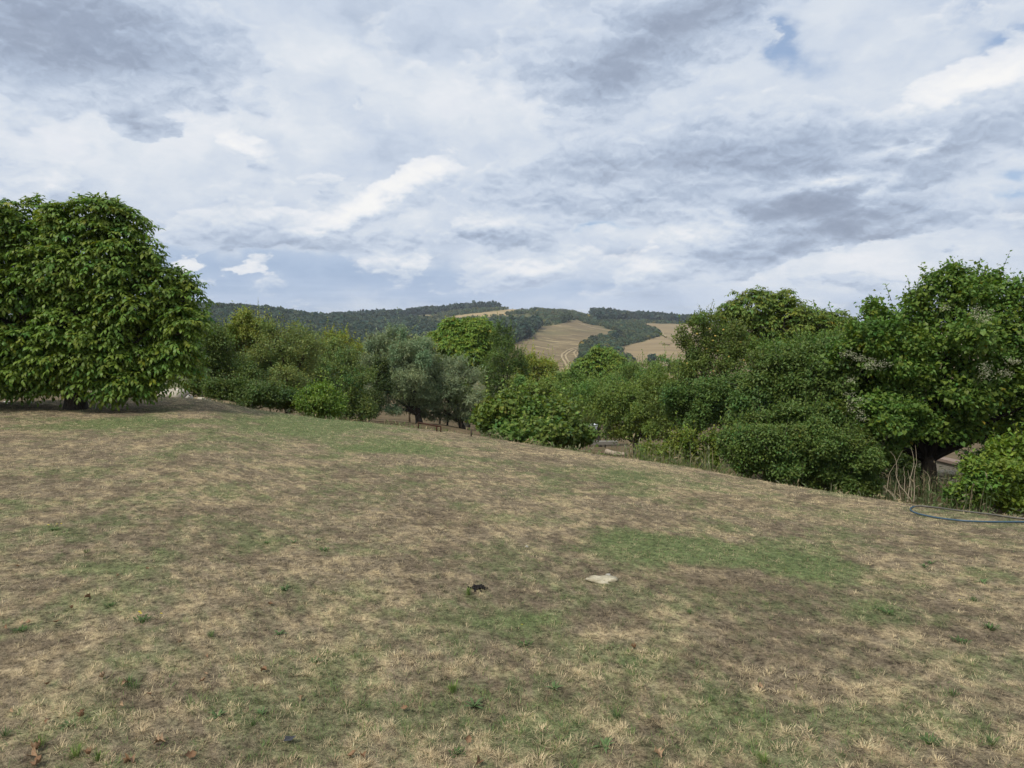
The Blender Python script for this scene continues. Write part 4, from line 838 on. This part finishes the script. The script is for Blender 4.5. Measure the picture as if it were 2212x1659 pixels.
# fallen leaves
def leaf_mesh(seed, L):
    rng = np.random.default_rng(seed); n, m = 7, 5; t = np.linspace(0, 1, n); half = L * .36 * np.sin(np.pi * np.clip(t * .94 + .04, 0, 1)) ** .7 * (1 + .5 * np.sin(t * 17 + seed * 1.3)); s_ = np.linspace(-1, 1, m); curl = rng.uniform(.2, 1.5) * rng.choice([-1, 1]); cup = rng.uniform(.3, 1.8)
    v = np.array([[half[i] * s_[j], (t[i] - .5) * L, L * (curl * (t[i] - .5) ** 2 + cup * .35 * s_[j] ** 2 * half[i] / (L * .36)) + rng.normal(0, .05 * L)] for i in range(n) for j in range(m)])
    q = [[i * m + j, i * m + j + 1, (i + 1) * m + j + 1, (i + 1) * m + j] for i in range(n - 1) for j in range(m - 1)]
    G = Geo(); G.add(v, q, None, (1, 1, 1)); G.tube([(0, -.5 * L, curl * .25 * L), (.03 * L, -.72 * L, curl * .2 * L), (.02 * L, -.95 * L, curl * .32 * L)], .0012, 3); return G
def _dl(g):
    oi = g.n('ShaderNodeObjectInfo').outputs['Random']; c = g.mix(oi, (.19, .11, .06), (.36, .25, .15)); n = g.noise(opos(g), 90, 3, .6); c = g.mix(g.mapr(n, .5, .75), c, (.16, .075, .03)); return princ(g, c, .7, .2)
M['dead_leaf'] = material('dead_leaf', _dl)
z5 = lambda x, y: (x / 1.4747, y / 1.4747 + 2200); z6 = lambda x, y: (x / 1.4747 + 1500, y / 1.4747 + 2000)
LV = [z5(*q) for q in [(100, 30), (680, 85), (505, 210), (415, 272), (125, 350), (168, 355), (320, 355), (32, 385), (1035, 470), (595, 670), (720, 705), (270, 715), (860, 775), (700, 840), (65, 875), (480, 897), (275, 925), (1170, 695), (1185, 655), (920, 1052), (195, 1130), (510, 1120), (745, 1155), (225, 1168), (1095, 1130), (1740, 795), (1520, 635), (210, 1090), (1190, 548), (1555, 250), (2030, 1125), (2090, 1130), (850, 45)]] + [z6(*q) for q in [(1440, 797), (2165, 1020), (120, 1150), (485, 1335), (1575, 1415), (545, 1462)]]
protos = []
for i, (x, y) in enumerate(LV):
    p = nat(x, min(y, 2996)); rg = random.Random(i)
    if i < 6: o = leaf_mesh(i + 1, .062).build('fallen_leaf', M['dead_leaf'], None, True); protos.append(o)
    else: o = protos[i % 6].copy(); COL.objects.link(o)
    big = y > 2880; sc_ = rg.uniform(.4, .75) * (1.05 if big else .8); o.scale = (sc_,) * 3
    put(o, p + np.array([0, 0, .014]), rg.uniform(0, 6.28), rg.uniform(-.5, .5), rg.uniform(-.5, .5))
    tag(o, ('large' if big else 'small') + ' curled brown dead leaf, ' + place(x, y), 'leaf', 'fallen leaves on the lawn')
# green weeds and tufts
def tuft_geo(seed, n, h, wid, cols, spread, lean):
    rng = np.random.default_rng(seed); G = Geo(); th = rng.uniform(0, 6.28, n); d = np.stack([np.cos(th), np.sin(th)], -1); L = h * rng.uniform(.5, 1.15, n); le = np.clip(rng.normal(lean, .25, n), .05, 1.4)
    b = np.column_stack([d * (rng.random(n) * spread)[:, None], np.zeros(n)]); t = b + np.column_stack([d * (np.sin(le) * L)[:, None], np.cos(le) * L]); m = b * .55 + t * .45 + np.array([0, 0, 1.0]) * (L * .16)[:, None]
    s3 = np.column_stack([-d[:, 1], d[:, 0], 0 * th]) * (wid * rng.uniform(.6, 1.2, n))[:, None]; i = np.arange(n)[:, None] * 5; C = np.array(cols)[rng.integers(0, len(cols), n)] * rng.uniform(.7, 1.25, (n, 1))
    G.add(np.stack([b - s3 * .5, b + s3 * .5, m - s3, m + s3, t], 1).reshape(-1, 3), i + np.array([[0, 1, 3, 2]]), i + np.array([[2, 3, 4]]), np.repeat(C, 5, 0)); return G
GA, GB, GC = (.13, .18, .055), (.09, .14, .055), (.17, .24, .06)
KINDS = {'tuft': [tuft_geo(300 + i, 46, .085, .0022, [GA, GB, GB], .035, .45) for i in range(3)], 'bright': [tuft_geo(310 + i, 60, .10, .0022, [GC, GA], .03, .35) for i in range(2)], 'plantain': [tuft_geo(320 + i, 17, .085, .0085, [GB, (.12, .18, .07)], .01, 1.05) for i in range(3)], 'mat': [tuft_geo(330 + i, 60, .05, .0045, [GB, (.08, .14, .04)], .06, .8) for i in range(2)]}
z7 = lambda x, y: (x / 1.843 + 3400, y / 1.843 + 2100); z8 = lambda x, y: (x / 1.4747, y / 1.4747 + 2000)
WD = [('plantain', z5(1640, 155)), ('mat', z5(640, 245)), ('mat', z5(820, 335)), ('plantain', z5(1610, 412)), ('plantain', z5(1815, 570)), ('tuft', z5(1215, 430)), ('tuft', z5(770, 720)), ('tuft', z5(740, 690)), ('plantain', z5(390, 940)), ('bright', z5(230, 1060)), ('bright', z5(430, 1120)), ('bright', z5(565, 1140)), ('plantain', z5(1255, 885)), ('tuft', z5(1455, 935)), ('plantain', z5(1510, 870)), ('bright', z6(395, 1040)), ('plantain', z6(980, 1020)), ('mat', z6(810, 770)), ('tuft', z6(1760, 585)), ('bright', z6(485, 480)), ('tuft', z6(1345, 1190)), ('mat', z6(420, 1400)), ('plantain', z6(520, 1120)), ('mat', z7(860, 655)), ('mat', z7(650, 755)), ('plantain', z7(385, 210)), ('plantain', z7(435, 190)), ('plantain', z7(810, 325)), ('mat', z7(60, 520)), ('mat', z7(130, 550)), ('tuft', z7(740, 460)), ('mat', z8(1535, 180)), ('plantain', z8(1830, 168)), ('mat', z8(1870, 225)), ('plantain', z8(1690, 178)), ('mat', z8(310, 105)), ('tuft', z8(500, 235)), ('tuft', z7(870, 1490)), ('mat', z7(430, 1480)), ('tuft', z7(600, 1140)), ('mat', z5(120, 390)), ('tuft', z5(30, 1000)), ('plantain', z6(1270, 1350)), ('tuft', z6(1890, 1090)), ('bright', z6(2190, 1448))]
WN = {'tuft': ('grass_tuft', 'dark green grass tuft'), 'bright': ('bright_grass_tuft', 'bright green upright grass tuft'), 'plantain': ('plantain_weed', 'flat green rosette weed'), 'mat': ('clover_mat', 'low mat of dark green leaves')}
done = {}
for i, (k, (x, y)) in enumerate(WD):
    p = nat(x, min(y, 2990)); gi = i % len(KINDS[k])
    if (k, gi) not in done: o = done[(k, gi)] = KINDS[k][gi].build(WN[k][0], M['blade'])
    else: o = done[(k, gi)].copy(); COL.objects.link(o)
    sc_ = random.Random(i).uniform(.42, .68); o.scale = (sc_ * 1.1, sc_ * 1.1, sc_ * .8); put(o, p, i * 1.7); tag(o, WN[k][1] + ', ' + place(x, y), 'weed', WN[k][0].replace('_', ' ') + 's on the lawn')
# small yellow flowers
fl = None
for i, (x, y) in enumerate([z5(805, 312), z5(812, 322), z5(930, 322), z6(795, 680), z7(640, 485), z8(330, 92), z8(355, 90), z8(280, 98)]):
    p = nat(x, y)
    if fl is None:
        G = Geo()
        for k in range(7): a = k * .9; G.add([(0, 0, .002), (.009 * math.cos(a - .3), .009 * math.sin(a - .3), .005), (.012 * math.cos(a), .012 * math.sin(a), .004), (.009 * math.cos(a + .3), .009 * math.sin(a + .3), .005)], [[0, 1, 2, 3]], None, (.70, .55, .02))
        G.tube([(0, 0, -.045), (.003, 0, -.02), (0, 0, .002)], .001, 3, (.12, .2, .04)); fl = o = G.build('yellow_flower', M['blade'])
    else: o = fl.copy(); COL.objects.link(o)
    o.scale = (.65,) * 3; put(o, p + np.array([0, 0, .03]), i, .25); tag(o, 'tiny yellow flower, ' + place(x, y), 'flower', 'yellow flowers on the lawn')
# garden hose lying in a loop
hp = [(4180, 2052), (4090, 2047), (4000, 2043), (3920, 2044), (3838, 2043), (3770, 2040), (3711, 2034), (3660, 2027), (3616, 2018), (3585, 2011), (3565, 2003), (3555, 1996), (3557, 1988), (3569, 1983), (3588, 1980.5), (3607, 1980.5), (3664, 1987), (3743, 1999), (3838, 2010), (3885, 2015), (3933, 2024), (4000, 2032), (4100, 2040)]
H3 = np.array([nat(*q) for q in hp]); t = np.linspace(0, len(H3) - 1, 110); H3 = np.stack([np.interp(t, np.arange(len(H3)), H3[:, i]) for i in range(3)], -1)
for _ in range(6): H3[1:-1] = (H3[:-2] + 2 * H3[1:-1] + H3[2:]) / 4
H3[:, 2] = H(H3[:, 0], H3[:, 1]) + .011
root = empty('garden_hose', H3[50], 'blue garden hose lying in a loop near the right lawn edge', 'hose'); o0 = H3[50]
G = Geo(); G.tube(H3[:66], .0085, 9, (.040, .082, .120)); G.build('blue_length', M['hose'], root, True, o0)
G = Geo(); G.tube(H3[65:], .0083, 9, (.10, .092, .075)); o = G.build('grey_brown_length', M['hose'], root, True, o0); o['label'] = 'dull grey-brown far side of the hose'  # far length coloured grey-brown
# rusty rail and stake at the lawn rim
a, b = nat(1634, 1672, r1=13.2), nat(1722, 1688, r1=13.0); root = empty('rusty_rail', a, 'low rusty pipe rail on short legs at the lawn rim before the orchard', 'rail'); RU = (.055, .028, .018)
up = np.array([0, 0, .11]); G = Geo(); G.tube([a + up, b + up * .9], .016, 6, RU); G.build('bar', M['matte'], root, True, a)
for q, w in ((a, .0), (a + (b - a) * .82, 0), (b, 0)): G = Geo(); G.tube([q - up * .5, q + up], .014, 6, RU); G.build('leg', M['matte'], root, True, a)
p = nat(1840, 1705); G = Geo(); G.tube([(0, 0, -.05), (.004, 0, .06), (0, .004, .12)], [.014, .013, .012], 6, (.06, .045, .035)); o = put(G.build('wooden_stake', M['matte'], None, True), p); tag(o, 'short dark wooden stake at the lawn rim left of the vine bush', 'stake')
# stones and sticks heaped beside the walnut
rng = np.random.default_rng(12)
heap = [(650, 1560), (668, 1558), (690, 1556), (705, 1562), (722, 1560), (676, 1546), (696, 1544), (714, 1548), (733, 1552), (660, 1545), (688, 1534), (706, 1536), (790, 1562), (815, 1568), (640, 1570), (628, 1548), (420, 1548), (400, 1560), (52, 1582), (20, 1580), (75, 1590), (590, 1560)]
for i, (x, y) in enumerate(heap):
    in_heap = i < 16 and i not in (12, 13); D_ = rng.uniform(16.6, 17.6) if in_heap else 16.4; w = pt(x * .256, y * .256, D_); s_ = rng.uniform(.09, .17) if in_heap else rng.uniform(.06, .1)
    zg = h1(w[0], w[1]); w[2] = max(w[2], zg + s_ * .3)
    o = stone_geo(50 + i, s_ * 1.2, s_, s_ * .7, .2, (1.35, 1.38, 1.42) if i % 3 else (1.0, .95, .85)).build('rubble_stone', M['stone'], None, True); put(o, w, rng.uniform(0, 6), rng.uniform(-.4, .4))
    tag(o, 'pale broken stone in the heap between the walnut and the dark hedge' if in_heap else 'loose pale stone lying on the ground near the walnut', 'stone', 'stones in the heap' if in_heap else 'loose stones near the walnut')
# earth mound under the heap
c = pt(690 * .256, 1566 * .256, 17.2); G = stone_geo(90, 1.5, .8, .34, .08, (.34, .265, .165)); o = put(G.build('earth_mound', M['soil'], None, True), (c[0] + .25, c[1] + .35, h1(c[0], c[1]) - .02)); tag(o, kind='structure')
for i, (x, y, x2, y2) in enumerate([(672, 1520, 735, 1538), (690, 1516, 742, 1552), (680, 1530, 728, 1524), (700, 1526, 752, 1545), (664, 1536, 720, 1530), (694, 1540, 716, 1556)]):
    A, B = pt(x * .256, y * .256, 17.3), pt(x2 * .256, y2 * .256, 16.9); G = Geo(); G.tube(bez(A, (A + B) / 2 + rng.normal(0, .05, 3), B, 6), np.linspace(.028, .014, 6), 5, (.36, .31, .25)); o = G.build('dry_stick', M['matte'], None, True); tag(o, 'bleached dry stick thrown on the stone heap', 'stick', 'sticks on the stone heap')
# brushwood in the weeds
p0 = nat(2420, 1768, r1=13.5); root = empty('brushwood_pile', p0, 'tangle of dead grey twigs in the weeds past the lawn rim', 'brushwood')
for i in range(34):
    c = p0 + np.array([rng.normal(.1, .38), rng.normal(.5, .22), 0]); c[2] = h1(c[0], c[1]) + abs(rng.normal(.10, .07)); d = norm(np.array([rng.normal(), rng.normal() * .5, rng.normal() * .25])) * rng.uniform(.2, .55)
    G = Geo(); G.tube(bez(c - d, c + rng.normal(0, .06, 3), c + d, 5), np.linspace(.009, .004, 5), 4, np.array((.26, .21, .16)) * rng.uniform(.6, 1.2)); G.build('twig', M['matte'], root, True, p0)
A, B = pt(2368 * .256, 1764 * .256, 12.0), pt(2442 * .256, 1774 * .256, 11.7); G = Geo(); G.tube(bez(A, (A + B) / 2 - np.array([0, 0, .03]), B, 7), np.linspace(.05, .03, 7), 7, (.33, .27, .20)); o = G.build('fallen_branch', M['matte'], None, True); tag(o, 'pale fallen branch lying at the lawn rim before the brushwood', 'branch')
A = pt(2350 * .256, 1729 * .256, 24); G = Geo(); G.box((-.5, -.12, -.05), (.55, .12, .05), (.20, .185, .16), .1, A); o = G.build('weathered_plank', M['matte']); tag(o, 'short grey plank lying in the gap below the white water tank', 'plank')
# water tank, whitewashed sapling and orchard posts in the gap
def ibc(u, v, r):
    az = math.atan((u - 512) / F); b = np.array([r * math.sin(az), r * math.cos(az), 0]); b[2] = float(Hpol(az, r)); root = empty('water_tank', b, 'white caged plastic water tank standing in the orchard gap', 'water tank')
    G = Geo(); G.box((-.55, -.5, .14), (.55, .5, 1.12), (.74, .76, .78)); G.build('tank', M['plain'], root); lid = Geo(); lid.tube([(0, 0, 1.12), (0, 0, 1.17)], .11, 10, (.05, .05, .05)); lid.build('lid', M['plain'], root)
    for k in range(5):
        z_ = .18 + k * .23; G = Geo(); G.tube([(-.58, -.53, z_), (.58, -.53, z_), (.58, .53, z_), (-.58, .53, z_), (-.58, -.53, z_)], .022, 4, (.20, .21, .22)); G.build('cage_bar', M['plain'], root)
    for k in range(5):
        x_ = -.56 + k * .28; G = Geo(); G.tube([(x_, -.53, .12), (x_, -.53, 1.13)], .02, 4, (.20, .21, .22)); G.build('cage_bar', M['plain'], root)
    G = Geo(); [G.box((-.6, y_ - .08, 0), (.6, y_ + .08, .10), (.10, .09, .08)) for y_ in (-.45, 0, .45)]; G.box((-.6, -.55, .10), (.6, .55, .13), (.10, .09, .08)); G.build('pallet', M['matte'], root)
    root.rotation_euler = (0, 0, .35); root.scale = (1.15,) * 3
ibc(592.8, 432, 92)
az = math.atan((593.5 - 512) / F); b = np.array([62 * math.sin(az), 62 * math.cos(az), 0]); b[2] = float(Hpol(az, 62)); root = empty('whitewashed_sapling', b, 'thin sapling with a whitewashed trunk in front of the white tank', 'tree')
G = Geo(); G.tube([(0, 0, -.05), (.02, 0, .4), (.0, 0, .85)], [.06, .05, .045], 7, (.80, .80, .78)); G.build('painted_trunk', M['plain'], root, True)
G = Geo(); G.tube([(0, 0, .85), (.05, 0, 1.5), (-.02, 0, 2.3)], [.045, .04, .03], 6, BARK); G.tube([(.05, 0, 1.5), (.25, 0, 1.9), (.4, .1, 2.5)], [.03, .025, .02], 5); G.tube([(.04, 0, 1.4), (-.2, 0, 1.9), (-.45, -.1, 2.4)], [.03, .025, .02], 5); G.build('trunk', M['bark'], root, True)
G = Geo(); crown_geo(np.random.default_rng(4), G, [(np.array([0, 0, 2.9]), np.array([1.1, 1.1, .8])), (np.array([.4, 0, 3.6]), np.array([.8, .8, .8]))], 'ovate', .16, 2600, (.09, .13, .045)); G.build('crown', M['leaf'], root)
for i, (x, y, r_, h_) in enumerate([(1597, 1662, 34, 1.5), (1715, 1672, 36, 2.0), (1745, 1686, 33, 1.7), (1800, 1690, 31, 1.6), (1660, 1648, 52, 1.5), (1688, 1654, 48, 1.6), (1776, 1650, 50, 1.3), (2292, 1690, 55, 2.4), (2308, 1690, 50, 2.2), (2290, 1700, 45, 2.0)]):
    az = math.atan((x * .256 - 512) / F); b = np.array([r_ * math.sin(az), r_ * math.cos(az), 0]); b[2] = float(Hpol(az, r_)); rg = np.random.default_rng(600 + i)
    root = empty('orchard_sapling', b, ['first', 'fourth', 'fifth', 'last', 'second', 'third', 'sixth'][min(i, 6)] + ' slender young fruit tree from the left under the olive-grey trees' if x < 2000 else 'slender fruit tree trunk beside the white water tank', 'tree', 'young trees in the orchard rows' if x < 2000 else 'slender trunks by the tank')
    h_ *= .62; lean = rg.normal(0, .16, 2); G = Geo(); G.tube([(0, 0, -.1), (lean[0] * .3, lean[1] * .3, h_ * .5), (lean[0], lean[1], h_ * 1.25)], [.055, .045, .03], 6, (3.2, 2.9, 2.4) if i % 3 == 0 else BARK); G.tube([(lean[0] * .42, lean[1] * .42, h_ * .6), (lean[0] + .3, lean[1], h_ * 1.2)], [.028, .018], 4); G.build('trunk', M['bark'], root, True)
    G = Geo(); crown_geo(rg, G, [(np.array([lean[0], lean[1], h_ * 1.25 + .5]), np.array([.9, .9, .7]))], 'ovate', .12, 1400, (.075, .11, .045)); G.build('crown', M['leaf'], root)
# dry vine stems hanging beside the overgrown pear trunk
zz8 = lambda x, y: ((x / 3.16 + 3300) * .256, (y / 3.16 + 1700) * .256)
root = empty('dry_vine_stems', pt(*zz8(780, 815), 9.6), 'pale dry vine stems rising from the lawn rim into the overgrown pear', 'vine'); o0 = np.array(root.location)
for i, (pts, Da, Db, rad) in enumerate([([(640, 800), (560, 710), (470, 625)], 9.1, 9.3, .011), ([(655, 798), (590, 715), (480, 640)], 9.1, 9.5, .009), ([(775, 820), (790, 640), (830, 440), (860, 330), (820, 150)], 9.0, 10.6, .012), ([(855, 820), (860, 600), (850, 470), (890, 340), (870, 120)], 9.0, 10.8, .011), ([(840, 818), (720, 680), (650, 560), (620, 430), (650, 340), (560, 200)], 9.0, 10.8, .014), ([(700, 800), (670, 650), (640, 520), (655, 360)], 9.1, 10.4, .008), ([(1030, 860), (1045, 650), (1040, 480), (960, 430)], 9.0, 10.2, .010), ([(510, 720), (545, 480), (640, 330), (720, 180)], 9.6, 10.9, .008), ([(1890, 600), (1850, 430), (1820, 300), (1820, 180), (1780, 100)], 9.5, 10.5, .009), ([(740, 700), (735, 500), (728, 380)], 9.3, 10, .009), ([(820, 760), (815, 600), (780, 430)], 9.3, 10, .009)]):
    n_ = len(pts); P = np.array([pt(*zz8(*q), Da + (Db - Da) * k / (n_ - 1)) for k, q in enumerate(pts)]); t = np.linspace(0, n_ - 1, 12); P = np.stack([np.interp(t, np.arange(n_), P[:, j]) for j in range(3)], -1); P[1:-1] = (P[:-2] + 2 * P[1:-1] + P[2:]) / 4
    G = Geo(); G.tube(P + rng.normal(0, .004, P.shape), np.linspace(rad, rad * .4, 12) * .48, 5, np.array((.27, .22, .15)) * (1.15 - .05 * (i % 5))); G.build('stem', M['matte'], root, True, o0)
# low wall and rubble glimpsed under the pear tree
A, B = pt(*zz8(880, 245), 17), pt(*zz8(1560, 315), 15.5); zg = min(h1(A[0], A[1]), h1(B[0], B[1])); L_ = np.linalg.norm((B - A)[:2]); an = math.atan2(B[1] - A[1], B[0] - A[0]); root = empty('low_garden_wall', (A[0], A[1], 0), 'low grey wall with a reddish coping glimpsed beneath the overgrown pear', 'wall'); root.rotation_euler = (0, 0, an)
zt = (A[2] + B[2]) / 2
G = Geo(); G.box((-.6, -.1, zg - .4), (L_ + .3, .1, zt - .06), (.24, .22, .185)); G.build('wall_face', M['matte'], root)
nc = 9
for k in range(nc): G = Geo(); w_ = (L_ + 1.0) / nc; G.box((-.65 + k * w_, -.15, zt - .06), (-.65 + (k + 1) * w_ - .012, .15, zt), (.25, .19, .155)); G.build('coping_slab', M['matte'], root)
for i, (x, y) in enumerate([(1250, 370), (1300, 395), (1340, 420), (1370, 465), (1290, 360), (1420, 470)]):
    w = pt(*zz8(x, y), 13.6); o = stone_geo(130 + i, .16, .10, .06, .2, (.9, .82, .68)).build('rubble_stone', M['stone'], None, True); w[2] = min(w[2], h1(w[0], w[1]) + .3); put(o, w, i, .2); tag(o, 'flat stone on the bare earth beneath the overgrown pear', 'stone', 'stones beneath the pear')
# pale clematis seed heads over the hedge
rng = np.random.default_rng(15)
CM = [(1290, 660), (1310, 690), (1270, 690), (1340, 680), (1250, 650), (1220, 640), (1180, 620), (1160, 625), (1390, 680), (1185, 770), (1190, 930), (1200, 890), (1245, 960), (1240, 880), (1250, 990), (1720, 360), (1890, 370), (1900, 400), (1940, 430), (1930, 420), (1960, 395), (1945, 690), (1950, 720), (2040, 730), (2070, 735), (1950, 750), (2100, 660), (2120, 670), (1180, 850)]
for i, (x, y) in enumerate(CM):
    c = pd(*f4(x, y, 1, 1)[:2], 10.6 if x < 1500 else 9.9); root = empty('clematis_cluster', c, 'cream fluffy clematis cluster on the dogwood hedge' if x < 1500 else 'cream fluffy clematis cluster on the vine-smothered pear tree', 'flower cluster', 'clematis clusters on the hedge' if x < 1500 else 'clematis clusters on the pear tree')
    n_ = 46; q = rng.normal(0, .035, (n_, 3)) * np.array([1.5, 1, .8]); G = Geo(); v, f_, cc = leaf_geo('lance', q, rdir(rng, n_), rdir(rng, n_), rng.uniform(.02, .035, n_), np.array((.50, .50, .33)) * rng.uniform(.6, 1.2, (n_, 1))); G.add(v, None, f_, cc); G.build('bloom', M['leaf_soft'], root)['kind'] = 'stuff'
    G = Geo(); G.tube([(0, .25, -.2), (0, .1, -.05), (0, 0, 0)], .003, 3, (.2, .22, .1)); G.build('stalk', M['twig'], root)

# ------------------------------------------------------------------ the air
G = Geo(); G.box((-6500, -6500, -260), (6500, 6500, 60)); hz_ = G.build('haze', M['matte']); hz_.data.materials.clear()
hm = bpy.data.materials.new('haze_air'); hm.use_nodes = True; hm.node_tree.nodes.clear(); g = NT(hm.node_tree)
pv = g.n('ShaderNodeVolumePrincipled'); pv.inputs['Color'].default_value = (.80, .88, 1.0, 1); pv.inputs['Density'].default_value = .00015
ho = g.n('ShaderNodeOutputMaterial'); hm.node_tree.links.new(pv.outputs[0], ho.inputs['Volume']); hz_.data.materials.append(hm); tag(hz_, 'faint bluish summer haze over the hills', 'haze', None, 'stuff')
